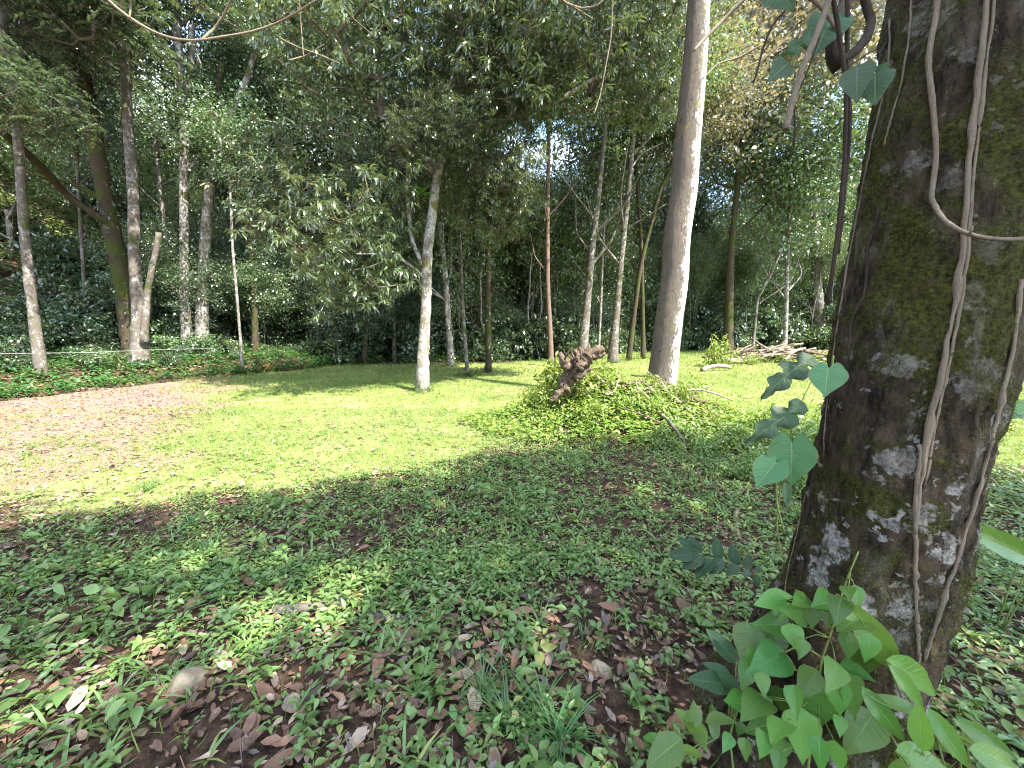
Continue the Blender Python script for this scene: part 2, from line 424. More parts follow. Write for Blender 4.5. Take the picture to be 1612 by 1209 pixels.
def hero_bark():
    m, t, out = newmat('bark_hero')
    v = objvec(t); vz = objvec(t, (1, 1, .3))
    base = mixc(t, rampf(t, noise(t, vz, 22, 7, .72), .3, .7), (.007, .005, .004), (.135, .100, .062))
    red = rampf(t, noise(t, v, 3.2, 5, .6, .6), .58, .66)
    base = mixc(t, mathn(t, 'MULTIPLY', red, .55), base, mixc(t, noise(t, v, 40, 4), (.045, .022, .012), (.12, .062, .032)))
    # crusty lichen: round, ragged, in drifts
    dv = nd(t, 'ShaderNodeVectorMath', operation='ADD')
    nzv = nd(t, 'ShaderNodeTexNoise', Scale=14.0, Detail=6.0, Roughness=.65)
    t.links.new(v, nzv.inputs['Vector'])
    sc = nd(t, 'ShaderNodeVectorMath', operation='SCALE'); sc.inputs['Scale'].default_value = .19
    t.links.new(nzv.outputs['Color'], sc.inputs[0]); t.links.new(v, dv.inputs[0]); t.links.new(sc.outputs[0], dv.inputs[1])
    zone = rampf(t, noise(t, v, 2.6, 4, .55, .4), .40, .52)
    col = base; tot = None
    sz = t.nodes.new('ShaderNodeSeparateXYZ'); t.links.new(v, sz.inputs[0])
    hi_ = rampf(t, sz.outputs[2], .7, 2.0)
    mo = rampf(t, mathn(t, 'ADD', noise(t, v, 3.4, 8, .70, .5), mathn(t, 'MULTIPLY', mathn(t, 'SUBTRACT', hi_, .35), .07)), .46, .57)
    mc = mixc(t, rampf(t, noise(t, v, 75, 5, .75), .3, .7), (.008, .011, .003), (.125, .135, .020))
    col = mixc(t, mathn(t, 'MULTIPLY', mo, .88), col, mc)
    for scl, cut, k in ((8.0, .30, .9), (17.0, .42, .8)):
        vo = nd(t, 'ShaderNodeTexVoronoi', Scale=scl); t.links.new(dv.outputs[0], vo.inputs['Vector'])
        sep = t.nodes.new('ShaderNodeSeparateColor'); t.links.new(vo.outputs['Color'], sep.inputs[0])
        thr = mathn(t, 'MULTIPLY', mathn(t, 'SUBTRACT', sep.outputs[0], cut), k)
        li = mathn(t, 'MULTIPLY', rampf(t, mathn(t, 'SUBTRACT', thr, vo.outputs['Distance']), -.04, .05), zone)
        lc = mixc(t, rampf(t, noise(t, v, 48, 6, .75), .36, .62), (.15, .14, .12), (.66, .64, .59))
        lc = mixc(t, mathn(t, 'MULTIPLY', sep.outputs[1], .5), lc, (.20, .17, .10))
        li = mathn(t, 'MULTIPLY', li, mathn(t, 'SUBTRACT', 1.0, mathn(t, 'MULTIPLY', hi_, .65)))
        col = mixc(t, li, col, lc); tot = li if tot is None else mathn(t, 'MAXIMUM', tot, li)
    patchy = rampf(t, noise(t, vz, 9, 7, .75, .5), .54, .64)
    col = mixc(t, mathn(t, 'MULTIPLY', patchy, .55), col, mixc(t, noise(t, v, 70, 4, .7), (.10, .09, .06), (.30, .28, .21)))
    dk = rampf(t, noise(t, vz, 30, 7, .78), .57, .66)
    col = mixc(t, mathn(t, 'MULTIPLY', dk, .8), col, (.010, .008, .006))
    p = nd(t, 'ShaderNodeBsdfPrincipled', Roughness=.92); p.inputs['Specular IOR Level'].default_value = .15
    t.links.new(col, p.inputs['Base Color'])
    b = nd(t, 'ShaderNodeBump', Strength=1.0, Distance=.045)
    hh = mathn(t, 'ADD', noise(t, vz, 28, 8, .75), mathn(t, 'ADD', mathn(t, 'MULTIPLY', mo, .5), mathn(t, 'MULTIPLY', tot, .3)))
    hh = mathn(t, 'ADD', hh, mathn(t, 'MULTIPLY', noise(t, v, 110, 5, .75), .6))
    hh = mathn(t, 'SUBTRACT', hh, mathn(t, 'MULTIPLY', dk, .4))
    t.links.new(hh, b.inputs['Height']); t.links.new(b.outputs[0], p.inputs['Normal'])
    t.links.new(p.outputs[0], out.inputs['Surface'])
    return m
M['bark_hero'] = hero_bark()

def centre_bark():
    """grey-brown bark, white crust lichen and painted-in sunlight along the right-hand side, dark scars"""
    m, t, out = newmat('bark_centre')
    v = objvec(t); vz = objvec(t, (1, 1, .3))
    base = mixc(t, noise(t, vz, 12, 6, .7), (.045, .037, .029), (.155, .128, .100))
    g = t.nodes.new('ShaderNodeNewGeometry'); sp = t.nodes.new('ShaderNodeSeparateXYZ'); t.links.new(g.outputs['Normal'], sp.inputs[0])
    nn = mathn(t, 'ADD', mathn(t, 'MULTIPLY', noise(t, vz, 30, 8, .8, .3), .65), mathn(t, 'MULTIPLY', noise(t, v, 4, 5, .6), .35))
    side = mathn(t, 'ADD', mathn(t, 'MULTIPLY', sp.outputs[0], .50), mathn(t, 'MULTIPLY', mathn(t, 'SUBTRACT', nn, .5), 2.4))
    li = mathn(t, 'MULTIPLY', rampf(t, side, .06, .30), .95)  # partly lichen, partly sunlight painted on the side facing right
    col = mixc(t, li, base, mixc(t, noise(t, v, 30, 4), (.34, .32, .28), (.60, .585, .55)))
    mo = rampf(t, noise(t, v, 3, 5, .6), .55, .7)
    col = mixc(t, mathn(t, 'MULTIPLY', mo, .6), col, (.13, .12, .035))
    sc = rampf(t, noise(t, v, 8, 6, .72, 1.2), .60, .66)
    col = mixc(t, mathn(t, 'MULTIPLY', sc, .8), col, (.035, .025, .018))
    p = nd(t, 'ShaderNodeBsdfPrincipled', Roughness=.9); p.inputs['Specular IOR Level'].default_value = .15
    t.links.new(col, p.inputs['Base Color'])
    b = nd(t, 'ShaderNodeBump', Strength=.8, Distance=.04)
    hh = mathn(t, 'SUBTRACT', noise(t, vz, 22, 7, .75), mathn(t, 'SUBTRACT', mathn(t, 'MULTIPLY', sc, .9), mathn(t, 'MULTIPLY', li, .2)))
    t.links.new(hh, b.inputs['Height']); t.links.new(b.outputs[0], p.inputs['Normal'])
    t.links.new(p.outputs[0], out.inputs['Surface'])
    return m
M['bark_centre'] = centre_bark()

# ------------------------------------------------------------------ the ground
def m_lawn(x, y):
    """1 where short lawn grows"""
    d = bank_d(x, y)
    a = sstep(.2, -.8, d)
    edge = np.interp(x, [-14, -8, -4.3, -2.3, -.8, .5, 2.5, 4, 6, 12], [3.3, 3.3, 3.6, 4.0, 4.9, 6.0, 8.4, 7.2, 4.8, 4.0])
    b = sstep(-.6, .5, y - edge + 1.2 * (fbm(x, y, .9, 2) - .5))
    far = np.interp(x, [-10, -4, 0, 4, 10, 20, 30], [17, 17.5, 18.5, 23, 28, 30, 28])
    c = sstep(1.5, -1.0, y - far + 2 * (fbm(x, y, .5, 9) - .5))
    e = 1 - sstep(0, 1.5, -(x + 4.6) + 1.6 * (fbm(x, y, .8, 31) - .5) - np.abs(y - 5.6) * .75) * .9
    return a * b * c * e
def m_dirt(x, y):
    """bare reddish ground with dry leaves, left of the lawn"""
    k = sstep(-.8, 1.6, -(x + 4.0) - np.abs(y - 4.6) * .62 + 3.2 * (fbm(x, y, .9, 31) - .5))
    return k * sstep(.3, -.3, bank_d(x, y))
def m_mound(x, y):
    return np.clip(np.exp(-((x - 1.9) / 1.75) ** 2 - ((y - 6.7) / 1.0) ** 2) * 1.6, 0, 1)

def build_ground():
    def axis(a, b, n, c, k):
        t = np.linspace(-1, 1, n); s = np.sinh(k * t) / math.sinh(k)
        return np.where(s < 0, c + s * (c - a), c + s * (b - c))
    X = axis(-260, 260, 361, 0, 4.6); Yv = axis(-120, 420, 421, 3.0, 4.8)
    gx, gy = np.meshgrid(X, Yv); Z = H(gx, gy)
    V = np.stack([gx, gy, Z], -1).reshape(-1, 3)
    nx, ny = len(X), len(Yv)
    i = (np.arange(ny - 1)[:, None] * nx + np.arange(nx - 1)[None, :]).ravel()
    F4 = np.stack([i, i + 1, i + nx + 1, i + nx], -1)
    x, y = V[:, 0], V[:, 1]
    d = bank_d(x, y)
    cut = sstep(-.15, .1, d) * sstep(.7, .3, d) * sstep(.46, .60, fbm(x, y, .55, 66))
    colr = np.stack([m_lawn(x, y), m_dirt(x, y), cut, np.ones_like(x)], -1)
    m, t, out = newmat('ground')
    v = objvec(t)
    at_ = nd(t, 'ShaderNodeAttribute', attribute_name='zone')
    sp = t.nodes.new('ShaderNodeSeparateColor'); t.links.new(at_.outputs['Color'], sp.inputs[0])
    n1 = noise(t, v, 1.6, 6, .6); n2 = noise(t, v, 14, 6, .7); n3 = noise(t, v, 60, 5, .7)
    soil = mixc(t, rampf(t, n2, .3, .7), (.018, .012, .008), (.105, .064, .042))
    soil = mixc(t, mathn(t, 'MULTIPLY', rampf(t, n1, .58, .72), .45), soil, mixc(t, n3, (.10, .052, .030), (.19, .095, .055)))
    soil = mixc(t, rampf(t, n3, .58, .7), soil, (.10, .085, .065))
    lawn = mixc(t, n2, (.060, .090, .022), (.200, .220, .065))
    lawn = mixc(t, rampf(t, n1, .50, .72), lawn, (.27, .25, .11))
    lawn = mixc(t, mathn(t, 'MULTIPLY', rampf(t, noise(t, v, .45, 4, .6), .5, .65), .5), lawn, (.23, .20, .105))
    lawn = mixc(t, rampf(t, noise(t, v, 22, 4, .6), .60, .70), lawn, (.26, .18, .11))
    dirt = mixc(t, n2, (.155, .080, .066), (.26, .158, .136))
    dirt = mixc(t, rampf(t, n1, .55, .7), dirt, (.26, .12, .07))
    cut_ = mixc(t, n2, (.11, .040, .020), (.24, .095, .05))
    def edge(s): return rampf(t, mathn(t, 'ADD', s, mathn(t, 'MULTIPLY', mathn(t, 'SUBTRACT', n2, .5), .6)), .3, .7)
    col = mixc(t, edge(sp.outputs[0]), soil, lawn)
    col = mixc(t, edge(sp.outputs[1]), col, dirt)
    col = mixc(t, edge(sp.outputs[2]), col, cut_)
    p = nd(t, 'ShaderNodeBsdfPrincipled', Roughness=.95); p.inputs['Specular IOR Level'].default_value = .1
    t.links.new(col, p.inputs['Base Color'])
    b = nd(t, 'ShaderNodeBump', Strength=.8, Distance=.03)
    t.links.new(mathn(t, 'ADD', n2, mathn(t, 'MULTIPLY', n3, .5)), b.inputs['Height']); t.links.new(b.outputs[0], p.inputs['Normal'])
    t.links.new(p.outputs[0], out.inputs['Surface'])
    me = make_mesh('ground', V, None, F4, [m], {'zone': colr})
    tag(link('ground', me), kind='structure')
build_ground()

# ------------------------------------------------------------------ crowns (shared meshes)
def rand_dirs(rng, n):
    v = rng.normal(size=(n, 3)); return norm(v)

def crown_geo(seed, Rx, Hh, nclump, ncl, per, L, Wd, style, z0=.0, base_drop=0.0, rc=.45, tm=None, clump_r=.33, flat=.5):
    rng = np.random.default_rng(seed)
    cs = []
    for _ in range(nclump):
        d = rand_dirs(rng, 1)[0]; rr = rng.uniform(.35, 1.0) ** .6
        cs.append(np.array([d[0] * Rx * rr, d[1] * Rx * rr, z0 + Hh * .5 + d[2] * Hh * .5 * rr]))
    cs = np.array(cs)
    k = rng.integers(0, nclump, ncl)
    C = cs[k] + rng.normal(size=(ncl, 3)) * np.array([Rx * clump_r, Rx * clump_r, Hh * clump_r * flat])
    # branches
    nodes = [np.array([0, 0, z]) + np.array([*rng.normal(size=2) * .06 * Rx * (z / max(Hh, .1)), 0]) for z in np.linspace(0, max(z0 + Hh * .75, .5), 9)]
    nodes[0] = np.zeros(3)
    par = [-1] + list(range(8)); 
    order = np.argsort(np.linalg.norm(C - np.array([0, 0, z0 + Hh * .3]), axis=1))
    tips = []
    for ci in order:
        c = C[ci]
        A = np.array(nodes); dv = c - A
        dist = np.linalg.norm(dv, axis=1) + np.clip(A[:, 2] - c[2] + .2, 0, None) * 1.2
        j = int(np.argmin(dist)); a = A[j]
        n = max(2, int(np.linalg.norm(c - a) / .55) + 1)
        mid = (a + c) / 2 + np.array([0, 0, -.08 * np.linalg.norm(c - a)]) + rng.normal(size=3) * .05 * np.linalg.norm(c - a)
        prev = j
        for q in range(1, n + 1):
            s_ = q / n
            p = a * (1 - s_) ** 2 + 2 * mid * s_ * (1 - s_) + c * s_ ** 2
            nodes.append(p); par.append(prev); prev = len(nodes) - 1
        tips.append(prev)
    cnt = np.zeros(len(nodes))
    for tnode in tips:
        q = tnode
        while q >= 0: cnt[q] += 1; q = par[q]
    bm = MB(); A = np.array(nodes)
    rad = .0075 * np.sqrt(np.maximum(cnt, 1)) * (1 + .25 * (Hh / 6)) + .003
    kids = {}
    for q, p_ in enumerate(par):
        if p_ >= 0: kids.setdefault(p_, []).append(q)
    done = set()
    def chain(start, first):
        path = [start, first]
        while True:
            ks = kids.get(path[-1], [])
            if not ks: break
            path.append(max(ks, key=lambda z: cnt[z]))
        return path
    for q in range(len(nodes)):
        ks = sorted(kids.get(q, []), key=lambda z: -cnt[z])
        for kk in ks:
            if kk in done: continue
            pth = chain(q, kk)
            for z in pth[1:]: done.add(z)
            r_ = rad[pth].copy(); r_[0] = min(r_[0], r_[1] * 1.2); r_[-1] *= .5
            bm.tube(A[pth], r_, 5 if r_[0] > .02 else 3, cap=False)
    # leaves
    mb = MB(); n = ncl * per
    cc = np.repeat(C, per, 0)
    axis_ = norm(np.repeat(C - np.array([0, 0, z0 + Hh * .25]), per, 0) + rng.normal(size=(n, 3)) * .6)
    tm = tm or T_six()
    if style == 'spray':
        P = cc + rng.normal(size=(n, 3)) * rc * np.array([1, 1, .55])
        D = norm(axis_ * .5 + rng.normal(size=(n, 3)) * .8 + np.array([0, 0, -.25]))
        N = norm(np.array([.25, -.25, .9]) + rng.normal(size=(n, 3)) * .7)
    elif style == 'whorl':
        # rosettes of long drooping leaves at twig tips
        sub = 5
        tipc = np.repeat(C, sub, 0) + rng.normal(size=(ncl * sub, 3)) * rc
        n = ncl * sub * (per // sub)
        cc = np.repeat(tipc, per // sub, 0)
        az = rng.uniform(0, 2 * math.pi, n); el = np.radians(rng.normal(-28, 28, n))
        D = np.stack([np.cos(az) * np.cos(el), np.sin(az) * np.cos(el), np.sin(el)], -1)
        P = cc + D * .02 + rng.normal(size=(n, 3)) * .03
        N = norm(np.array([.3, -.3, .9]) + rng.normal(size=(n, 3)) * .35)
    elif style == 'frond':
        fr = max(1, per // 26); nfr = ncl * fr
        az = rng.uniform(0, 2 * math.pi, nfr); st = np.repeat(C, fr, 0) + rng.normal(size=(nfr, 3)) * rc
        od = norm(np.stack([np.cos(az), np.sin(az), rng.normal(-.15, .25, nfr)], -1))
        ln = rng.uniform(.55, .95, nfr)
        tt = np.linspace(.15, 1, 7); sd_ = norm(np.cross(od, np.array([0, 0, 1.0])))
        Pl, Dl = [], []
        for q, u in enumerate(tt):
            for s_ in (-1, 1):
                p = st + od * (ln * u)[:, None] + np.array([0, 0, -1]) * (ln * .35 * u * u)[:, None]
                Pl.append(p); Dl.append(norm(sd_ * s_ + od * .45 + np.array([0, 0, -.18 - .25 * u]) + rng.normal(size=p.shape) * .07))
        P = np.concatenate(Pl); D = np.concatenate(Dl); n = len(P)
        N = norm(np.array([0, -.15, 1.0]) + rng.normal(size=(n, 3)) * .3)
        for q in range(nfr):
            u = np.linspace(0, 1, 4)[:, None]
            bm.tube(st[q] + od[q] * ln[q] * u + np.array([0, 0, -1]) * ln[q] * .35 * u * u, [.006, .005, .004, .002], 3, cap=False)
    sc = rng.uniform(.7, 1.25, n)
    # twigs' leaves share a tint so light and dark clumps form
    rn = np.clip(rng.beta(2, 2.4, n) + np.sin(P[:, 0] * 1.7 + P[:, 2] * 1.3) * .12, 0, 1)
    leaves(mb, tm, P, D, N, L * sc, Wd * sc, rn)
    return mb, bm

CROWN = {}
def crown_proto(key, leaf_mat, **kw):
    mb, bm = crown_geo(**kw)
    CROWN[key] = (mb.mesh('crown_' + key, [leaf_mat]), bm.mesh('branches_' + key, [M['branch']]))
six = T_six(); dia = T_diamond()
crown_proto('broad_a', M['leaf_dark'], seed=1, Rx=3.2, Hh=6.0, nclump=16, ncl=300, per=60, L=.19, Wd=.085, style='spray')
crown_proto('broad_b', M['leaf_mid'], seed=2, Rx=3.4, Hh=5.0, nclump=13, ncl=260, per=62, L=.18, Wd=.08, style='spray')
crown_proto('broad_c', M['leaf_dark'], seed=3, Rx=2.6, Hh=8.0, nclump=18, ncl=320, per=56, L=.21, Wd=.095, style='spray')
crown_proto('light_a', M['leaf_light'], seed=4, Rx=3.2, Hh=5.5, nclump=14, ncl=260, per=75, L=.16, Wd=.08, style='spray')
crown_proto('thin_a', M['leaf_mid'], seed=5, Rx=1.5, Hh=4.5, nclump=12, ncl=110, per=60, L=.15, Wd=.06, style='spray', rc=.35)
crown_proto('mango_a', M['leaf_mango'], seed=6, Rx=2.5, Hh=3.6, nclump=15, ncl=175, per=70, L=.22, Wd=.050, style='whorl', rc=.30)
crown_proto('mango_b', M['leaf_mango'], seed=7, Rx=1.9, Hh=2.8, nclump=12, ncl=115, per=70, L=.22, Wd=.050, style='whorl', rc=.28)
crown_proto('frond_a', M['leaf_frond'], seed=8, Rx=2.2, Hh=3.0, nclump=12, ncl=120, per=78, L=.20, Wd=.085, style='frond', rc=.35)
crown_proto('gold_a', M['leaf_gold'], seed=9, Rx=3.8, Hh=5.5, nclump=24, ncl=300, per=32, L=.20, Wd=.11, style='spray', rc=.55)
crown_proto('shrub_a', M['leaf_dark'], seed=10, Rx=.95, Hh=1.9, nclump=10, ncl=70, per=34, L=.20, Wd=.09, style='spray', rc=.22)
crown_proto('shrub_b', M['leaf_mid'], seed=11, Rx=.8, Hh=1.3, nclump=9, ncl=60, per=34, L=.15, Wd=.07, style='spray', rc=.2)
crown_proto('shrub_c', M['leaf_dark'], seed=12, Rx=1.0, Hh=2.4, nclump=9, ncl=60, per=40, L=.26, Wd=.11, style='whorl', rc=.3)
crown_proto('fringe_mid', M['leaf_mid'], seed=14, Rx=2.6, Hh=9.0, nclump=24, ncl=240, per=60, L=.20, Wd=.095, style='spray', tm=dia)
crown_proto('fringe', M['leaf_dark'], seed=13, Rx=2.6, Hh=9.0, nclump=24, ncl=260, per=70, L=.20, Wd=.095, style='spray', tm=dia)

def add_crown(parent, key, off, s=1.0, rz=0.0, sz=1.0):
    lm, bmsh = CROWN[key]
    for nm, me in (('crown', lm), ('branches', bmsh)):
        o = link(nm, me, parent, off); o.rotation_euler = (0, 0, rz); o.scale = (s, s, s * sz)

def resample(P, n):
    P = np.asarray(P, float)
    d = np.concatenate([[0], np.cumsum(np.linalg.norm(np.diff(P, axis=0), axis=1))])
    t = np.linspace(0, d[-1], n)
    # smooth with Catmull-like cubic via repeated averaging
    Q = np.stack([np.interp(t, d, P[:, k]) for k in range(3)], -1)
    for _ in range(max(1, n // 12)):
        Q[1:-1] = .25 * Q[:-2] + .5 * Q[1:-1] + .25 * Q[2:]
    return Q

def trunk_obj(parent, base, P, rads, mat, sides=12, n=40, seed=0, name='trunk', flare=1.35, lump=.05):
    """one trunk or limb along world points P (bottom first), lumpy, flared at the foot"""
    rng = np.random.default_rng(seed)
    Q = resample(P, n)
    jt = rng.normal(size=(max(4, n // 7), 3)) * min(np.mean(rads), .12) * .16
    jt = np.stack([np.interp(np.linspace(0, 1, n), np.linspace(0, 1, len(jt)), jt[:, k]) for k in range(3)], -1)
    for _ in range(3): jt[1:-1] = .25 * jt[:-2] + .5 * jt[1:-1] + .25 * jt[2:]
    Q[1:-1] += jt[1:-1]
    r = np.interp(np.linspace(0, 1, n), np.linspace(0, 1, len(rads)), rads)
    if flare > 1: r = r * (1 + (flare - 1) * np.exp(-np.linspace(0, 1, n) * n * .22))
    mb = MB(); mb.tube(Q - np.asarray(base), r, sides, rough=lump, rng=rng)
    return link(name, mb.mesh(name, [mat]), parent)

def pixel_path(pts, Y, drop=True):
    """photo points, top first, on a plane Y metres ahead -> world points, foot first"""
    out = [at(px, py, Y if np.isscalar(Y) else Y[i]) for i, (px, py) in enumerate(pts)]
    out = out[::-1]
    if drop:
        b = out[0]
        if len(out) > 1:
            sl = (out[0] - out[1]); g = Hs(b[0], b[1])
            if b[2] > g + .1 and sl[2] < -1e-3:
                k = min((b[2] - g) / -sl[2], 1.5); b2 = b + sl * k * .7
                out.insert(0, np.array([b2[0], b2[1], Hs(b2[0], b2[1]) - .12]))
            else: out[0] = np.array([b[0], b[1], g - .12])
    return out

def hero_tree(name, label, pts, Y, widths, mat, crowns=(), limbs=(), sides=14, n=46, seed=1, flare=1.35, group=None, extend=0.0, lump=.045, cat='tree', slim=.62, nl=0):
    P = pixel_path(pts, Y)
    if extend:
        d = norm(P[-1] - P[-2]); P.append(P[-1] + norm(d * .6 + np.array([0, 0, .5])) * extend)
    base = ground(P[0][0], P[0][1])
    Ym = Y if np.isscalar(Y) else float(np.mean(Y))
    t = thing(name, label, cat, base, group)
    rads = [wd * slim / 2 / F_PX * Ym for wd in widths]
    trunk_obj(t, base, P, rads, mat, sides, n, seed, flare=flare, lump=lump)
    for k, (lp, lY, lw, lm) in enumerate(limbs):
        LP = pixel_path(lp, lY, drop=False)
        trunk_obj(t, base, LP, [q * (slim + .05) / 2 / F_PX * Ym for q in lw[::-1]], lm, 9, 24, seed + 10 + k, name='limb', flare=1.1, lump=lump)
    if nl:
        rg = np.random.default_rng(seed + 900); PP = resample(P, 40); rr_ = np.mean(rads)
        for q in range(nl):
            f = rg.uniform(.38, .92); p0 = PP[int(f * 39)]; az = rg.uniform(0, 6.28); ln = rg.uniform(1.2, 3.4) * (Ym / 17)
            d1 = np.array([math.cos(az), math.sin(az) * .6, rg.uniform(.3, 1.3)]); d1 /= np.linalg.norm(d1)
            p1 = p0 + d1 * ln * .5; p2 = p1 + norm(d1 + rg.normal(size=3) * .35 + np.array([0, 0, .35])) * ln * .6
            trunk_obj(t, base, [p0, p1, p2], [rr_ * .42, rr_ * .28, rr_ * .10], mat, 7, 14, seed + 40 + q, name='limb', flare=1.15, lump=.06)
    for key, where, s_, rz in crowns:
        p = P[-1] if where is None else np.asarray(where)
        add_crown(t, key, p - base, s_, rz)
    return t, P

# ------------------------------------------------------------------ trees that stand out
hero_tree('slender_tree', 'slender pale grey trunk leaning on the left bank beside the white wire, feathery leaves above',
          [(-8, -120), (8, 60), (30, 250), (48, 450), (64, 570), (66, 590)], 10.4, [22, 18, 17, 15, 14], M['bark_grey'], flare=1.25,
          crowns=[('frond_a', at(40, -60, 10.2), 1.0, .3), ('frond_a', at(150, 60, 10.6), .8, 2.0), ('frond_a', at(20, 190, 9.6), .5, 4.0)], seed=3)
hero_tree('mossy_tree', 'thick dark mossy trunk leaning left out of the clump on the bank',
          [(120, 60), (140, 170), (170, 330), (195, 450), (217, 560)], 13.2, [44, 36, 33, 30, 26], M['bark_dark'],
          limbs=[([(0, 205), (60, 258), (110, 310), (172, 352)], [10.5, 11.5, 12.5, 13.1], [12, 14, 13, 14], M['bark_dark'])],
          crowns=[('broad_a', at(120, 80, 13.2), .85, 1.0), ('broad_a', at(40, 110, 12.0), .45, 3.0)], seed=4, nl=3)
hero_tree('lichen_tree', 'upright lichen-spotted trunk with a broken side stub in the clump on the bank',
          [(196, 60), (200, 190), (210, 330), (214, 440), (222, 575)], 12.6, [34, 24, 22, 20, 17], M['bark_grey'],
          limbs=[([(249, 366), (243, 405), (232, 460), (228, 540)], 12.5, [11, 12, 13, 16], M['bark_grey'])],
          crowns=[('broad_b', at(200, 10, 13.2), .7, 2.0)], seed=5, flare=1.5)
hero_tree('pale_tree', 'tall pale white-barked trunk rising straight behind the bank shrubs',
          [(268, -40), (280, 60), (290, 200), (288, 330), (290, 470)], 14.5, [22, 19, 19, 18, 16], M['bark_pale'],
          limbs=[([(302, 40), (300, 90), (294, 150)], 14.5, [12, 13, 14], M['bark_pale'])],
          crowns=[('broad_a', at(275, -60, 15.0), .9, .5)], seed=6, nl=3)
hero_tree('forked_tree', 'pale forked tree whose long white limb sweeps up to the right',
          [(405, 70), (388, 130), (350, 210), (330, 290), (322, 380), (318, 500)], 14.8, [26, 25, 23, 19, 15, 11], M['bark_pale'],
          limbs=[([(352, 100), (345, 140), (328, 180), (326, 260)], 14.9, [12, 13, 15, 16], M['bark_dark'])],
          crowns=[('broad_b', at(420, 10, 15.4), .85, 1.3), ('broad_b', at(402, 95, 14.6), .28, .4), ('broad_a', at(345, 0, 16.2), .6, 4)], seed=7, nl=3)
hero_tree('arching_tree', 'thin dark tree with a pale limb arching to the right above the shrubs',
          [(418, 165), (412, 230), (406, 330), (402, 470)], 18.5, [12, 10, 9, 8], M['bark_grey'],
          limbs=[([(560, 120), (510, 140), (455, 160), (418, 185)], [17.5, 18, 18.3, 18.5], [14, 14, 11, 6], M['bark_pale'])],
          crowns=[('broad_b', at(540, 120, 17.6), .75, .2), ('broad_b', at(420, 150, 18.5), .7, 2.2)], seed=8, nl=3)
hero_tree('sapling_tree', 'very thin pale sapling on the end of the bank', [(360, 260), (366, 380), (375, 495)], 14.0, [6, 6, 5], M['bark_pale'],
          crowns=[('thin_a', at(360, 270, 14.0), .6, .4)], seed=9, sides=8, flare=1.2)
hero_tree('bank_tree', 'short mossy trunk with a flared foot where the bank ends', [(392, 300), (397, 420), (402, 522)], 16.0, [15, 13, 11], M['bark_dark'],
          crowns=[('broad_c', at(392, 310, 16.0), .6, 2.4)], seed=10, flare=1.6)

# the mango-like tree on the lawn
Ym = 10.2
mt, mP = hero_tree('lawn_tree', 'single forked tree with mottled cream bark and drooping narrow leaves standing on the lawn',
          [(690, 262), (684, 300), (675, 380), (671, 470), (667, 550), (665, 606)], Ym, [28, 27, 25, 25, 22, 20], M['bark_mango'], flare=1.45, lump=.06,
          limbs=[([(600, 165), (625, 195), (655, 232), (684, 272)], [10.0, 10.1, 10.2, Ym], [11, 12, 13, 14], M['bark_mango']),
                 ([(735, -20), (722, 90), (716, 170), (704, 225), (688, 270)], [10.6, 10.5, 10.4, 10.3, Ym], [13, 14, 15, 17, 20], M['bark_mango']),
                 ([(560, 400), (610, 400), (640, 412), (672, 440)], [9.4, 9.8, 10.0, Ym], [4, 5, 6, 8], M['bark_mango']),
                 ([(645, 220), (640, 300), (648, 380), (666, 420)], [10.4, 10.3, 10.2, Ym], [7, 8, 9, 9], M['bark_mango']),
                 ([(940, 120), (860, 170), (780, 190), (716, 205)], [10.0, 10.0, 10.2, 10.3], [6, 8, 9, 10], M['bark_mango'])],
          crowns=[('mango_a', at(730, 130, 10.6), 1.0, .3), ('mango_a', at(600, 190, 10.0), .85, 2.1), ('mango_b', at(820, 170, 10.2), .95, 1.0),
                  ('mango_b', at(540, 440, 9.6), .85, 3.0), ('mango_a', at(930, 150, 10.6), .75, 4.4), ('mango_b', at(640, 330, 10.9), .7, 5.0),
                  ('mango_b', at(470, 370, 10.8), .75, 1.4), ('mango_b', at(1010, 180, 11.0), .55, 2.6), ('mango_b', at(770, 360, 11.2), .6, 2.0), ('mango_b', at(720, 230, 9.3), .38, .9), ('mango_b', at(640, 235, 9.2), .36, 3.3), ('mango_b', at(790, 300, 9.8), .5, 4.1)], seed=11)

# the tall pale leaning trunk in the middle
hero_tree('leaning_tree', 'tall bare pale trunk with white lichen and painted-in sunlight down one side leaning behind the overgrown mound',
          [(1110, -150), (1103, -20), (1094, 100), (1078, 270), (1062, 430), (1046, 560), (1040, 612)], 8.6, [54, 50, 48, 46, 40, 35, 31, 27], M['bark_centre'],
          sides=40, n=110, seed=12, flare=1.15, lump=.010, extend=3.0, slim=.80, crowns=[('broad_b', None, .8, 1.1)])

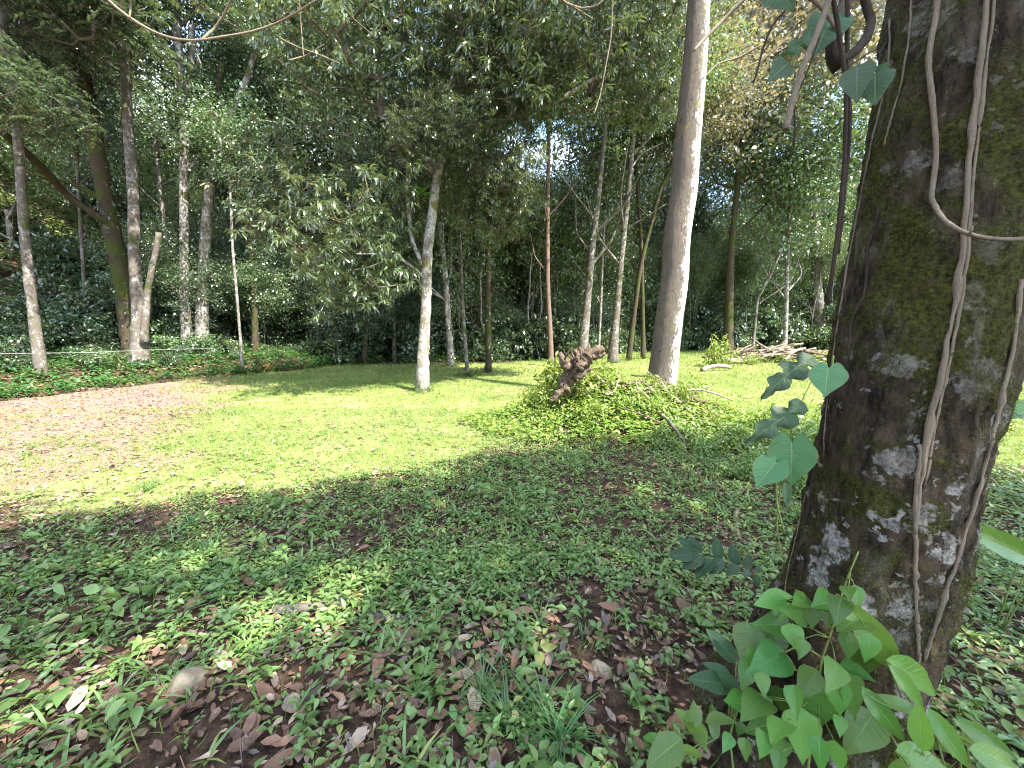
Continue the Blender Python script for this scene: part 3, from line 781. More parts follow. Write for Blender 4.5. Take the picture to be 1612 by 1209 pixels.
STEMS = [  # name, label, points(top first), Y, widths, bark, crown(key, px, py, scale)
    ('straight_tree', 'straight dark trunk hung with leaves behind the lawn tree', [(770, 60), (768, 200), (768, 400), (768, 566)], 14.5, [14, 13, 12, 9], 'bark_dark', ('broad_c', 770, 200, .75)),
    ('rooted_tree', 'thin grey trunk with exposed roots at the lawn edge', [(722, 330), (728, 470), (736, 588)], 13.2, [9, 8, 7], 'bark_grey', ('thin_a', 722, 340, .9)),
    ('peeling_tree', 'cream peeling trunk behind the lawn tree', [(690, 330), (700, 430), (708, 540)], 17.0, [15, 14, 10], 'bark_pale', ('broad_a', 690, 330, .6)),
    ('red_tree', 'slim reddish-brown trunk rising behind the uprooted stump', [(864, 200), (862, 330), (862, 450), (867, 552)], 17.0, [12, 11, 10, 9], 'bark_red', ('broad_b', 864, 210, .7)),
    ('brown_tree', 'brown trunk with a pale sunlit edge at the forest edge', [(955, 180), (944, 290), (930, 410), (918, 538)], 18.0, [24, 18, 14, 11], 'bark_grey', ('broad_b', 955, 180, .75)),
    ('thin_pale_tree', 'thin white trunk at the forest edge between two brown ones', [(952, 330), (948, 430), (944, 520)], 21.0, [6, 6, 5], 'bark_pale', ('thin_a', 952, 330, 1.0)),
    ('flared_tree', 'grey trunk with a flared foot at the forest edge', [(1000, 180), (988, 310), (976, 430), (966, 548)], 18.5, [22, 15, 13, 11], 'bark_grey', ('light_a', 1000, 180, .7)),
    ('slanting_tree', 'dark slanting trunk crossing behind the leaning pale one', [(1085, 190), (1040, 300), (1008, 420), (992, 540)], 20.0, [12, 10, 9, 8], 'bark_dark', ('gold_a', 1085, 200, .6)),
    ('twin_tree', 'dark upright trunk among slanting stems at the forest edge', [(1000, 250), (1010, 380), (1012, 545)], 21.0, [10, 9, 9], 'bark_dark', ('broad_c', 1000, 250, .7)),
    ('white_tree', 'white sunlit trunk among broad leaves across the lawn', [(1244, 330), (1240, 400), (1237, 500)], 26.0, [10, 9, 8], 'bark_pale', ('broad_b', 1244, 330, .8)),
    ('crooked_tree', 'crooked brown sapling leaning right across the lawn', [(1240, 370), (1215, 430), (1192, 470), (1186, 535)], 25.0, [7, 6, 6, 4], 'bark_grey', ('thin_a', 1240, 370, 1.1)),
    ('mid_pole_tree', 'thin pole-straight trunk in the shaded forest left of the lawn tree', [(489, 300), (489, 430), (490, 545)], 19.0, [7, 6, 5], 'bark_grey', ('broad_b', 489, 300, .6)),
    ('low_dark_tree', 'dark trunk with a pale strip in the deep shade behind the lawn', [(583, 330), (578, 440), (574, 560)], 18.0, [12, 10, 8], 'bark_dark', ('broad_c', 583, 330, .6)),
    ('bronze_tree', 'bronze-leaved tree spreading above the far side of the lawn', [(1180, 120), (1165, 250), (1150, 400), (1146, 530)], 25.0, [22, 16, 12, 10], 'bark_dark', ('gold_a', 1190, 200, 1.35)),
    ('copper_tree', 'large copper-gold tree crown against the sky behind the lawn', [(1260, 60), (1275, 250), (1290, 520)], 31.0, [22, 16, 12], 'bark_grey', ('gold_a', 1255, 130, 1.5)),
    ('bank_top_tree', 'pale slender tree on the sunlit slope above the bank', [(12, 330), (20, 430), (34, 520)], 17.0, [14, 12, 10], 'bark_pale', ('light_a', 10, 300, .55)),
    ('slope_tree', 'thin straight trunk in front of the sunlit slope', [(120, 240), (130, 400), (142, 560)], 14.5, [9, 7, 6], 'bark_grey', ('thin_a', 120, 250, .8)),
]
for i, (nm, lab, pts, Y, wd, bk, (ck, cx_, cy_, cs_)) in enumerate(STEMS):
    hero_tree(nm, lab, pts, Y, wd, M[bk], crowns=[(ck, at(cx_, cy_, Y), cs_ * Y / 17 * 1.0 + .15, i * 1.3)], seed=30 + i, sides=11, n=30, nl=4)

def trunk_leaves(t, P, r, n, lo, hi, L, mat, seed):
    rg = np.random.default_rng(seed); Q = resample(P, 60)
    f = lo + (hi - lo) * rg.random(n); c = Q[(f * 59).astype(int)]
    az = rg.uniform(0, 6.28, n); o = np.stack([np.cos(az), np.sin(az), np.zeros(n)], -1)
    clump = vnoise(f * 14, np.sin(az) * 1.5, 1.0, seed) > .48
    Pn = c + o * (r + rg.exponential(.07, n))[:, None] + rg.normal(size=(n, 3)) * .05
    mb = MB(); leaves(mb, T_six(), (Pn - np.array(t.location))[clump], norm(o + rg.normal(size=(n, 3)) * .6 + np.array([0, 0, -.5]))[clump], norm(o + rg.normal(size=(n, 3)) * .5 + np.array([0, 0, .6]))[clump], rg.uniform(.6, 1.2, n)[clump] * L, rg.uniform(.4, .6, n)[clump] * L, rg.beta(2, 2, n)[clump])
    link('climbing_leaves', mb.mesh('climbing_leaves', [mat]), t)
for k, o in enumerate([o for o in list(bpy.data.objects) if o.parent is None and o.name.split('.')[0] in ('straight_tree', 'mossy_tree', 'peeling_tree', 'bank_tree', 'rooted_tree', 'low_dark_tree', 'pale_tree', 'forked_tree', 'flared_tree', 'brown_tree')]):
    tr = [c for c in o.children if c.name.split('.')[0] == 'trunk'][0]
    co = np.empty(len(tr.data.vertices) * 3); tr.data.vertices.foreach_get('co', co); co = co.reshape(-1, 3) + np.array(o.location)
    z0, z1 = co[:, 2].min(), co[:, 2].max()
    Pc = np.array([co[np.abs(co[:, 2] - z) < (z1 - z0) / 16 + .02].mean(0) for z in np.linspace(z0, z1, 12)])
    trunk_leaves(o, Pc, .12, 900 if o.name.startswith(('straight', 'mossy')) else 420, .05, .8, .13, M['leaf_dark'], 700 + k)

# ------------------------------------------------------------------ the forest behind
def proto_trunk(seed, h, r0, r1, mat, wob=.25):
    rng = np.random.default_rng(seed)
    P = [np.array([0, 0, -.2])]
    for k in range(1, 9):
        P.append(P[-1] + np.array([*rng.normal(size=2) * wob * h / 30, h / 8]))
    mb = MB(); Q = resample(P, 22)
    r = np.linspace(r0, r1, 22) * (1 + .4 * np.exp(-np.arange(22) * .7))
    mb.tube(Q, r, 8, rough=.05, rng=rng)
    for q in range(4 if r0 > .06 else 2):
        i0 = int(rng.integers(8, 20)); az = rng.uniform(0, 6.28); ln = rng.uniform(1.0, 2.8) * (h / 8)
        d1 = norm(np.array([math.cos(az), math.sin(az), rng.uniform(.4, 1.4)])); p1 = Q[i0] + d1 * ln * .5
        p2 = p1 + norm(d1 + rng.normal(size=3) * .35 + np.array([0, 0, .3])) * ln * .6
        mb.tube(resample([Q[i0], p1, p2], 8), np.linspace(r[i0] * .5, r[i0] * .12, 8), 5)
    return mb.mesh('trunk_proto', [mat]), Q[-1]
TP = {'dark': [proto_trunk(100 + k, 7, .17, .10, M['bark_dark']) for k in range(2)],
      'grey': [proto_trunk(110 + k, 8, .13, .08, M['bark_grey']) for k in range(2)],
      'pale': [proto_trunk(120 + k, 9, .12, .07, M['bark_pale']) for k in range(2)],
      'thin': [proto_trunk(130 + k, 6, .055, .03, M['bark_grey'], .5) for k in range(2)] + [proto_trunk(133 + k, 6.5, .06, .03, M['bark_pale'], .5) for k in range(3)]}
def forest_tree(name, label, group, x, y, tk, ck, ts, cs, rng, low=None):
    me, top = TP[tk][rng.integers(0, len(TP[tk]))]
    b = ground(x, y)
    t = thing(name, label, 'tree', b, group)
    o = link('trunk', me, t); o.scale = (ts * rng.uniform(.8, 1.2),) * 2 + (ts,)
    rz = rng.uniform(0, 6.28); o.rotation_euler = (0, 0, rz)
    tp = np.array([top[0] * math.cos(rz) - top[1] * math.sin(rz), top[0] * math.sin(rz) + top[1] * math.cos(rz), top[2]]) * ts
    add_crown(t, ck, tp + np.array([0, 0, -.3]), cs, rng.uniform(0, 6.28), rng.uniform(.9, 1.2))
    if low is not None:
        add_crown(t, low, tp * rng.uniform(.3, .5), cs * (.55 if low == 'fringe' else .85), rng.uniform(0, 6.28))
    return t
rng = np.random.default_rng(77)
FOREST = [
    ('broad_leaved_tree', 'dark broad-leaved tree crowding the forest edge behind the lawn', 'dark trees of the forest edge', 'dark', ['broad_a', 'broad_c']),
    ('grey_forest_tree', 'grey-stemmed tree with mid green leaves inside the forest', 'grey trees inside the forest', 'grey', ['broad_b', 'broad_a', 'broad_c']),
    ('pale_forest_tree', 'pale-stemmed tree with thin bright crown inside the forest', 'pale trees inside the forest', 'pale', ['light_a', 'broad_b']),
]
def far_edge(x): return np.interp(x, [-30, -12, -8, -4, 0, 4, 10, 20, 30, 45], [24, 20, 18, 18.5, 20, 23.5, 29, 31, 30, 28])
placed = []
def try_place(x, y, dmin):
    for (a, b) in placed:
        if (a - x) ** 2 + (b - y) ** 2 < dmin * dmin: return False
    placed.append((x, y)); return True
cnt = 0
for tries in range(900):
    x = rng.uniform(-42, 50); y = far_edge(x) + 1.0 + 4.0 * float(sstep(3, 9, x)) + rng.uniform(0, 1) ** 1.4 * 28
    a = x / y
    if abs(a) > 1.5: continue
    # a brighter opening to the sky, right of centre
    if .10 < a < .30 and 24 < y < 34 and rng.random() < .4: continue
    if -.50 < a < .06 and 23 < y and rng.random() < .7: continue
    if not try_place(x, y, 2.7 + .03 * y): continue
    k = rng.choice(3, p=[.32, .35, .33])
    nm, lab, grp, tk, cks = FOREST[k]
    far = y > 34
    if a > .45: sc_ = rng.uniform(.75, 1.1)
    elif a > .05: sc_ = rng.uniform(.75, 1.15)
    else: sc_ = rng.uniform(.7, 1.12)
    if y > 28 and a < .0: sc_ *= .78
    forest_tree(nm, lab, grp, x, y, tk, cks[rng.integers(0, len(cks))], sc_ * 1.05, sc_ * rng.uniform(.95, 1.2), rng,
                low='fringe' if far and rng.random() < .7 else ('thin_a' if rng.random() < .75 else None))
    cnt += 1
    if cnt >= 92: break
# thin poles in the shade
cnt = 0
for tries in range(600):
    x = rng.uniform(-16, 34); y = far_edge(x) + rng.uniform(-.3, 9)
    if abs(x / y) > 1.2 or not try_place(x, y, .85): continue
    forest_tree('pole_tree', 'thin bare pole sapling with a small leafy top in the shaded forest', 'pole saplings in the forest shade', x, y, 'thin', 'thin_a', rng.uniform(.8, 1.25), rng.uniform(.6, .9), rng)
    cnt += 1
    if cnt >= 105: break
cnt = 0
for tries in range(600):
    x = rng.uniform(-14, 30); y = far_edge(x) + rng.uniform(.8, 11)
    if abs(x / y) > 1.1 or not try_place(x, y, .8): continue
    forest_tree('young_leafy_tree', 'young slender tree leafy from the knee up in the forest shade', 'young leafy trees in the forest shade', x, y, 'thin', 'thin_a', rng.uniform(.22, .6), rng.uniform(.75, 1.15), rng)
    cnt += 1
    if cnt >= 55: break
for k in range(110):
    y = rng.uniform(14.5, 22); x = rng.uniform(-15, -1.5) if k % 3 else rng.uniform(-1, 6)
    if k % 3 == 0: y = far_edge(x) + rng.uniform(.5, 4)
    if y < far_edge(x) - .5 and bank_d(x, y) < 1.0: continue
    if not try_place(x, y, .9): continue
    forest_tree('bushy_sapling', 'bushy sapling with a dense low crown between the forest trunks', 'bushy saplings between the trunks', x, y, 'thin', ['broad_b', 'broad_a'][k % 2], rng.uniform(.2, .42), rng.uniform(.34, .5), rng)
# trees on the slope to the left
cnt = 0
for tries in range(400):
    y = rng.uniform(14, 44); x = -rng.uniform(15, 52)
    if x / y < -2.2 or bank_d(x, y) < 4 or not try_place(x, y, 3.2): continue
    k = rng.integers(0, 3)
    if x / y > -1.42 and x / y < -.9 and y < 27: continue
    forest_tree('slope_forest_tree', 'bright green tree on the sunlit slope beyond the bank', 'trees on the sunlit slope', x, y, ['grey', 'pale', 'dark'][k],
                ['light_a', 'light_a', 'broad_b'][k], rng.uniform(.5, .9), rng.uniform(.7, 1.05), rng)
    cnt += 1
    if cnt >= 34: break

# understory shrubs
def shrub(name, label, group, x, y, key, s_, rng):
    t = thing(name, label, 'shrub', ground(x, y, -.03), group)
    add_crown(t, key, (0, 0, 0), s_, rng.uniform(0, 6.28), rng.uniform(.8, 1.15))
cnt = 0
SHR = [('glossy_shrub', 'dark glossy understory shrub at the foot of the forest', 'dark shrubs at the forest foot', 'shrub_a'),
       ('leafy_shrub', 'mid green leafy shrub at the foot of the forest', 'green shrubs at the forest foot', 'shrub_b'),
       ('big_leaved_shrub', 'tall shrub with long drooping leaves at the foot of the forest', 'long-leaved shrubs at the forest foot', 'shrub_c')]
sp_ = []
for tries in range(1500):
    x = rng.uniform(-16, 44); y = far_edge(x) + rng.uniform(.2, 1) ** 2 * 10 - .6
    if abs(x / y) > 1.4: continue
    if any((a - x) ** 2 + (b - y) ** 2 < 1.0 for a, b in sp_): continue
    if -.42 < x / y < -.1 and rng.random() < .5: continue
    sp_.append((x, y))
    k = rng.choice(3, p=[.4, .35, .25] if x < 5 else [.2, .55, .25])
    shrub(*SHR[k][:3], x, y, SHR[k][3], rng.uniform(.7, 1.25) * (1.25 if x > 6 else 1.0), rng)
    cnt += 1
    if cnt >= 150: break
cnt = 0
for tries in range(800):
    y = rng.uniform(8.2, 19); d0 = rng.uniform(1.0, 7) ; x = float(np.interp(y, BK_Y, BK_X)) - d0
    if x / y < -1.5 or any((a - x) ** 2 + (b - y) ** 2 < .55 for a, b in sp_): continue
    if d0 > 4.5 and rng.random() < .6: continue
    sp_.append((x, y))
    k = int(rng.integers(0, 2))
    shrub('bank_shrub', ['dark leafy shrub growing on the shaded bank', 'small green shrub growing on the shaded bank'][k],
          ['dark shrubs on the bank', 'green shrubs on the bank'][k], x, y, ['shrub_a', 'shrub_b'][k], rng.uniform(.2, .45) if d0 < 2 else rng.uniform(.3, .8), rng)
    cnt += 1
    if cnt >= 52: break

for k in range(46):
    y = rng.uniform(11, 27); x = float(np.interp(y, BK_Y, BK_X)) - rng.uniform(4.5, 15)
    if x / y < -1.5: continue
    shrub('slope_shrub', 'dark spreading shrub on the slope behind the bank trees', 'shrubs on the slope', x, y, ['shrub_a', 'shrub_b', 'shrub_c'][k % 3], rng.uniform(.5, 1.0), rng)
cnt = 0
tk_ = []
for tries in range(1500):
    x = rng.uniform(-40, 62); y = (max(far_edge(x) + 5.5, 27) + rng.uniform(0, 16)) if x < 6 or rng.random() < .4 else far_edge(x) + rng.uniform(2.0, 9)
    if abs(x / y) > 1.45 or any((a - x) ** 2 + (b - y) ** 2 < 5.5 for a, b in tk_): continue
    if -.45 < x / y < .1 and y < 33: continue
    tk_.append((x, y))
    t = thing('thicket', 'tall tangled thicket of leafy stems deep in the forest', 'thicket', ground(x, y, -.1), 'thickets deep in the forest')
    add_crown(t, 'fringe' if rng.random() < .5 else 'fringe_mid', (0, 0, -.6), rng.uniform(.5, .85), rng.uniform(0, 6.28), rng.uniform(.7, 1.1))
    cnt += 1
    if cnt >= 95: break

# far wooded hillside that closes the view
def far_wood():
    rng = np.random.default_rng(5)
    n = 60000
    a = rng.uniform(-1.7, 1.7, n); y = rng.uniform(46, 95, n); x = a * y
    top = 5 + 5 * fbm(x, y, .12, 3) + 0 * x
    z = H(x, y) + rng.uniform(0, 1, n) ** .7 * top
    keep = fbm(x, z * 1.3 + y * .4, .35, 8) > .42
    P = np.stack([x, y, z], -1)[keep]; n = len(P)
    mb = MB()
    leaves(mb, dia, P, rand_dirs(rng, n), rand_dirs(rng, n) + np.array([0, 0, .8]), rng.uniform(.45, .9, n), rng.uniform(.25, .5, n), rng.beta(2, 2, n))
    tag(link('far_wood', mb.mesh('far_wood', [M['leaf_mid']])), 'far wooded hillside closing the view behind the trees', 'woodland', kind='stuff')
far_wood()

# ------------------------------------------------------------------ the big mossy tree at the right
big = thing('mossy_giant_tree', 'big mossy trunk wrapped in vines and lichen close to the camera', 'tree', ground(1.03, 1.40))
BB = np.array(big.location)
AX_PY = [-330, -150, 0, 230, 470, 650, 850, 950, 1100, 1209, 1330]
AX_PX = [1640, 1592, 1550, 1503, 1458, 1426, 1381, 1350, 1286, 1232, 1160]
AX_W = [350, 345, 340, 322, 310, 303, 284, 282, 335, 415, 520]
def big_axis():
    P, r = [], []
    for px, py, wd in zip(AX_PX, AX_PY, AX_W):
        Y = 1.40 + .0001 * max(0, 650 - py)
        p = at(px, py, Y); a = (px - CX) / F_PX; c = 1 / math.sqrt(1 + a * a)
        P.append(p); r.append(wd / 2 / F_PX * Y * c)
    P = P[::-1]; r = r[::-1]
    d = norm(P[-1] - P[-2])
    for k in range(1, 4):
        P.append(P[-1] + norm(d + np.array([.25 * k, -.15 * k, .10])) * .8); r.append(r[-1] * .93)
    return np.array(P), np.array(r)
bp_, br_ = big_axis()
def build_big():
    n, sides = 400, 170
    d = np.concatenate([[0], np.cumsum(np.linalg.norm(np.diff(bp_, axis=0), axis=1))])
    t = np.linspace(0, d[-1], n)
    Q = np.stack([np.interp(t, d, bp_[:, k]) for k in range(3)], -1)
    for _ in range(14): Q[1:-1] = .25 * Q[:-2] + .5 * Q[1:-1] + .25 * Q[2:]
    r = np.interp(t, d, br_)
    mb = MB(); mb.tube(Q, r, sides, cap=False)
    V = mb.V[0]; C = np.repeat(Q, sides, 0); out = V - C; rn = np.linalg.norm(out, axis=1, keepdims=True); u = out / rn
    ang = np.tile(np.linspace(0, 2 * math.pi, sides, endpoint=False), n)
    hz = np.repeat(t, sides)
    disp = np.empty(len(V))
    for i, (p, z) in enumerate(zip(V, hz)):
        v = Vector(p)
        a = mnoise.noise(Vector((p[0] * 4, p[1] * 4, p[2] * 2.2)))
        b = mnoise.noise(v * 15); c = mnoise.noise(v * 38)
        d_ = mnoise.noise(Vector((p[0] * 26, p[1] * 26, p[2] * 5)))
        disp[i] = a * .026 + b * .010 + c * .005 - .020 * max(0, .35 - abs(d_) * 3) + .0035 * mnoise.noise(v * 85)
    flare = .10 * np.exp(-hz / .28) * (1 + .8 * np.cos(ang * 5 + 1.0)) + .05 * np.exp(-hz / .5) * np.cos(ang * 3 + .4)
    V2 = V + u * (disp + flare)[:, None]
    mb.V[0] = V2 - BB
    tr = link('trunk', mb.mesh('big_trunk', [M['bark_hero']]), big)
    f4 = mb.F4[0]
    bvh = BVHTree.FromPolygons([Vector(v) for v in V2], [tuple(int(q) for q in f) for f in f4])
    return V2, u, bvh
bigV, bigU, bigBVH = build_big()
def on_big(px, py, out=0.0):
    d = Vector(ray(px, py)).normalized()
    loc, nrm, idx, dist = bigBVH.ray_cast(Vector(CAM), d)
    if loc is None: 
        # just past the silhouette: nearest surface point on the ray's closest approach
        p = at(px, py, 1.40); loc, nrm, idx, dist = bigBVH.find_nearest(Vector(p))
    if nrm.dot(d) > 0: nrm = -nrm
    return np.array(loc) + np.array(nrm) * out, np.array(nrm)

def moss_fuzz():
    rng = np.random.default_rng(8)
    keep = rng.random(len(bigV)) < .75
    P = bigV[keep]; U = bigU[keep]
    reps = 4
    P = np.repeat(P, reps, 0) + rng.normal(size=(len(P) * reps, 3)) * .006; U = np.repeat(U, reps, 0)
    z = np.array([mnoise.noise(Vector(p) * 3.6 + Vector((3, 1, 7))) + .5 * mnoise.noise(Vector(p) * 9) for p in P[::reps]])
    m = np.repeat(z, reps) > .16
    P, U = P[m], U[m]; P = P - U * .003
    n = len(P)
    D = norm(U * .8 + rng.normal(size=(n, 3)) * .6 + np.array([0, 0, -.25]))
    mb = MB(); leaves(mb, T_tri(), P - BB, D, rand_dirs(rng, n), rng.uniform(.004, .011, n), rng.uniform(.0016, .004, n), rng.random(n))
    tag(link('moss', mb.mesh('moss', [M['moss']]), [c for c in big.children if c.name.startswith('trunk')][0]), kind='stuff')
moss_fuzz()

# crown of the big tree: high overhead, its shade falls across the foreground
def shade_crown():
    rng = np.random.default_rng(21)
    ex = [-12, -6, -4.3, -2.3, -.8, .5, 1.6, 2.6, 3.6, 5.3, 9, 14]
    ey = [2.6, 2.9, 3.15, 3.7, 4.5, 5.75, 5.5, 5.6, 5.9, 4.5, 3.8, 3.6]
    pts = []
    while len(pts) < 620:
        gx = rng.uniform(-6.5, 7.5); gy = rng.uniform(.2, 6.2)
        if gy > np.interp(gx, ex, ey) - .25 + .30 * (fbm(gx, gy, 2.2, 4) - .5): continue
        hole = fbm(gx, gy, 1.5, 41)
        if hole > .70 and gy < 4.5: continue
        if (gx + 1.95) ** 2 / .75 ** 2 + (gy - 1.70) ** 2 / .30 ** 2 < 1: continue
        if gx > 3.2 and hole > .56: continue
        h = rng.uniform(10.0, 13.5)
        pts.append(np.array([gx, gy, 0]) + SUNV / SUNV[2] * h)
    C = np.array(pts)
    per = 36; n = len(C) * per
    P = np.repeat(C, per, 0) + rng.normal(size=(n, 3)) * np.array([.20, .20, .22])
    D = norm(rng.normal(size=(n, 3)) + np.array([0, 0, -.3])); N = norm(np.array([0, 0, 1.0]) + rng.normal(size=(n, 3)) * .5)
    mb = MB(); leaves(mb, T_six(), P - BB, D, N, rng.uniform(.14, .24, n), rng.uniform(.07, .12, n), rng.beta(2, 2, n))
    link('crown', mb.mesh('big_crown', [M['leaf_light']]), big)
    # limbs from the trunk head out to the leaf clusters
    top = bp_[-1]; bm = MB()
    nodes = [top + np.array([0, 0, -.2])]
    for az in np.linspace(0, 2 * math.pi, 9, endpoint=False):
        e = np.array([C[:, 0].mean() + 3.2 * math.cos(az), C[:, 1].mean() - .8 + 1.2 * math.sin(az), 11.8])
        q = np.linspace(0, 1, 8)[:, None]; m_ = (top + e) / 2 + np.array([0, 0, .9])
        path = top * (1 - q) ** 2 + 2 * m_ * q * (1 - q) + e * q * q
        bm.tube(path - BB, np.linspace(.13, .03, 8), 7); nodes += list(path)
    A = np.array(nodes)
    for c in C[::2]:
        a = A[np.argmin(np.linalg.norm(A - c, axis=1))]
        q = np.linspace(0, 1, 4)[:, None]; m_ = (a + c) / 2 + rng.normal(size=3) * .15
        bm.tube(a * (1 - q) ** 2 + 2 * m_ * q * (1 - q) + c * q * q - BB, [.02, .014, .01, .004], 3, cap=False)
    link('branches', bm.mesh('big_branches', [M['branch']]), big)
shade_crown()

# ------------------------------------------------------------------ vines on the big trunk
def vine_on(name, label, pts, wid, mat, out=.4, group=None, n=44, seed=0, knots=()):
    """woody stem that hugs the trunk: photo points top first"""
    rng = np.random.default_rng(seed)
    W_ = []
    for px, py in pts: W_.append((px, py))
    W_ = np.array(W_, float); tt = np.linspace(0, len(W_) - 1, n)
    px = np.interp(tt, np.arange(len(W_)), W_[:, 0]); py = np.interp(tt, np.arange(len(W_)), W_[:, 1])
    for _ in range(3):
        px[1:-1] = .25 * px[:-2] + .5 * px[1:-1] + .25 * px[2:]; py[1:-1] = .25 * py[:-2] + .5 * py[1:-1] + .25 * py[2:]
    r = wid / 2 / F_PX * 1.2 * .50
    P = np.array([on_big(a, b, r * out)[0] for a, b in zip(px, py)])
    for _ in range(2): P[1:-1] = .25 * P[:-2] + .5 * P[1:-1] + .25 * P[2:]
    base = P[-1].copy()
    mb = MB()
    kk = rng.normal(size=n); kk[1:-1] = .3 * kk[:-2] + .4 * kk[1:-1] + .3 * kk[2:]; rr = r * (1 + .28 * kk); rr[::11] *= 1.35
    mb.tube(P + rng.normal(size=P.shape) * r * .22 - base, rr, 9, rough=.10, rng=rng)
    o = link(name, mb.mesh(name, [mat]), None, base)
    return tag(o, label, 'vine', group)
vine_on('climbing_vine', 'thick double woody vine running down the middle of the mossy trunk', [(1562, -60), (1548, 60), (1530, 200), (1520, 330), (1510, 440), (1488, 560), (1466, 650), (1448, 760), (1438, 840)], 15, M['liana'], .55, seed=1)
vine_on('climbing_vine', 'lower grey vine stem reaching the leafy creeper on the mossy trunk', [(1448, 700), (1440, 800), (1440, 900), (1443, 985), (1444, 1045)], 12, M['liana'], .7, seed=2)
vine_on('climbing_vine', 'thin companion vine pressed against the thick double vine', [(1572, -60), (1556, 80), (1539, 210), (1527, 340), (1518, 445), (1496, 565), (1474, 655), (1456, 765)], 9, M['liana'], .5, seed=3)
vine_on('climbing_vine', 'grey vine slanting down the shaded side of the mossy trunk', [(1606, 440), (1596, 540), (1566, 655), (1552, 720), (1525, 820), (1495, 910), (1470, 985), (1452, 1040)], 12, M['liana'], .5, seed=4)
vine_on('climbing_vine', 'slim vine down the green mossy face ending at the heart leaf', [(1402, 30), (1400, 120), (1378, 200), (1352, 330), (1335, 420), (1318, 520), (1308, 590), (1300, 660), (1297, 720)], 7, M['liana'], .6, seed=5)
vine_on('climbing_vine', 'pale thin vine across the green moss high on the trunk', [(1438, -40), (1432, 60), (1420, 130), (1400, 200), (1392, 230)], 6, M['liana'], .6, seed=6)
vine_on('climbing_vine', 'dark vine clinging to the trunk edge above the pair of heart leaves', [(1330, 330), (1318, 420), (1306, 520), (1296, 620), (1286, 720), (1268, 830), (1245, 900)], 10, M['liana_dark'], .3, seed=7)
vine_on('climbing_vine', 'hair-thin vine strand low on the mossy trunk beside the root flare', [(1268, 780), (1255, 840), (1240, 900), (1232, 960)], 4, M['liana'], .6, seed=8)

def free_tube(name, label, cat, pts, Y, wid, mat, n=30, seed=0, group=None, rough=.06, wend=None):
    rng = np.random.default_rng(seed)
    Ys = [Y] * len(pts) if np.isscalar(Y) else Y
    P = resample([at(px, py, y) for (px, py), y in zip(pts, Ys)], n)
    r0 = wid / 2 / F_PX * float(np.mean(Ys)); r1 = r0 if wend is None else wend / 2 / F_PX * float(np.mean(Ys))
    base = P[-1].copy(); mb = MB(); mb.tube(P - base, np.linspace(r0, r1, n), 8, rough=rough, rng=rng)
    return tag(link(name, mb.mesh(name, [mat]), None, base), label, cat, group)
def liana_loop():
    # leaves the trunk and swings out to the right
    up = [on_big(px, py, .012)[0] for px, py in [(1482, -60), (1478, 20), (1466, 90), (1464, 150), (1474, 200), (1472, 260), (1468, 310)]]
    fr = [at(1480, 340, 1.12), at(1500, 362, 1.09), at(1530, 373, 1.07), at(1580, 378, 1.07), at(1680, 372, 1.10)]
    P = resample(up + fr, 60); rng = np.random.default_rng(4)
    base = P[0].copy(); mb = MB(); mb.tube(P - base, np.linspace(.0085, .005, 60), 9, rough=.10, rng=rng)
    for px, py, qx, qy in [(1525, 372, 1532, 355), (1482, 185, 1488, 178)]:
        q = at(px, py, 1.07); e = at(qx, qy, 1.06); mb.tube(np.array([q, (q + e) / 2, e]) - base, [.004, .003, .0015], 5)
    tag(link('hanging_liana', mb.mesh('hanging_liana', [M['liana']]), None, base), 'woody liana bending away from the mossy trunk in a loop to the right', 'vine')
liana_loop()
free_tube('hanging_liana', 'dark liana hanging straight down beside the mossy trunk', 'vine', [(1334, -80), (1334, 60), (1332, 160), (1330, 250), (1322, 340), (1312, 420), (1302, 480)], [1.3, 1.3, 1.3, 1.3, 1.3, 1.3, 1.33], 5.5, M['liana_dark'], seed=11)
free_tube('hanging_liana', 'thinner twisted liana alongside the dark hanging one', 'vine', [(1300, -60), (1318, 30), (1325, 90), (1338, 160), (1336, 230), (1326, 330), (1318, 400)], [1.25, 1.26, 1.28, 1.3, 1.31, 1.31, 1.33], 6, M['liana_dark'], seed=12)
free_tube('broken_branch', 'short thick broken branch stub hanging at the top beside the mossy trunk', 'branch', [(1352, -60), (1330, 10), (1308, 60), (1312, 96), (1322, 108)], [1.5, 1.42, 1.38, 1.36, 1.36], 20, M['liana_dark'], seed=13, rough=.08, wend=17)
free_tube('crooked_branch', 'crooked dark branch curving into the mossy trunk at the top', 'branch', [(1322, 98), (1345, 82), (1366, 58), (1372, 30), (1362, 8), (1356, -40)], [1.3, 1.32, 1.36, 1.4, 1.4, 1.4], 14, M['liana_dark'], seed=14, wend=10)
free_tube('hanging_twig', 'pale brown twig hanging down to a blunt end against the trees', 'twig', [(1318, -50), (1302, 10), (1285, 55), (1262, 110), (1246, 165), (1237, 204)], 1.25, 8, M['liana'], seed=15, wend=9)
free_tube('hanging_twig', 'thin dark dangling twig curving left against the sky', 'twig', [(1260, -20), (1240, 12), (1215, 40), (1200, 80), (1190, 120), (1186, 130)], 1.6, 4, M['liana_dark'], seed=16, wend=2.5)
free_tube('hanging_twig', 'hair-thin dark twig dangling below the pale blunt one', 'twig', [(1290, 60), (1268, 120), (1250, 160), (1251, 200), (1250, 232)], 1.3, 2.5, M['liana_dark'], seed=17)
free_tube('hanging_twig', 'slim arching green-brown shoot over the torn leaf', 'twig', [(1240, -20), (1280, 0), (1300, 20), (1318, 48), (1326, 90)], 1.3, 5, M['liana'], seed=18)

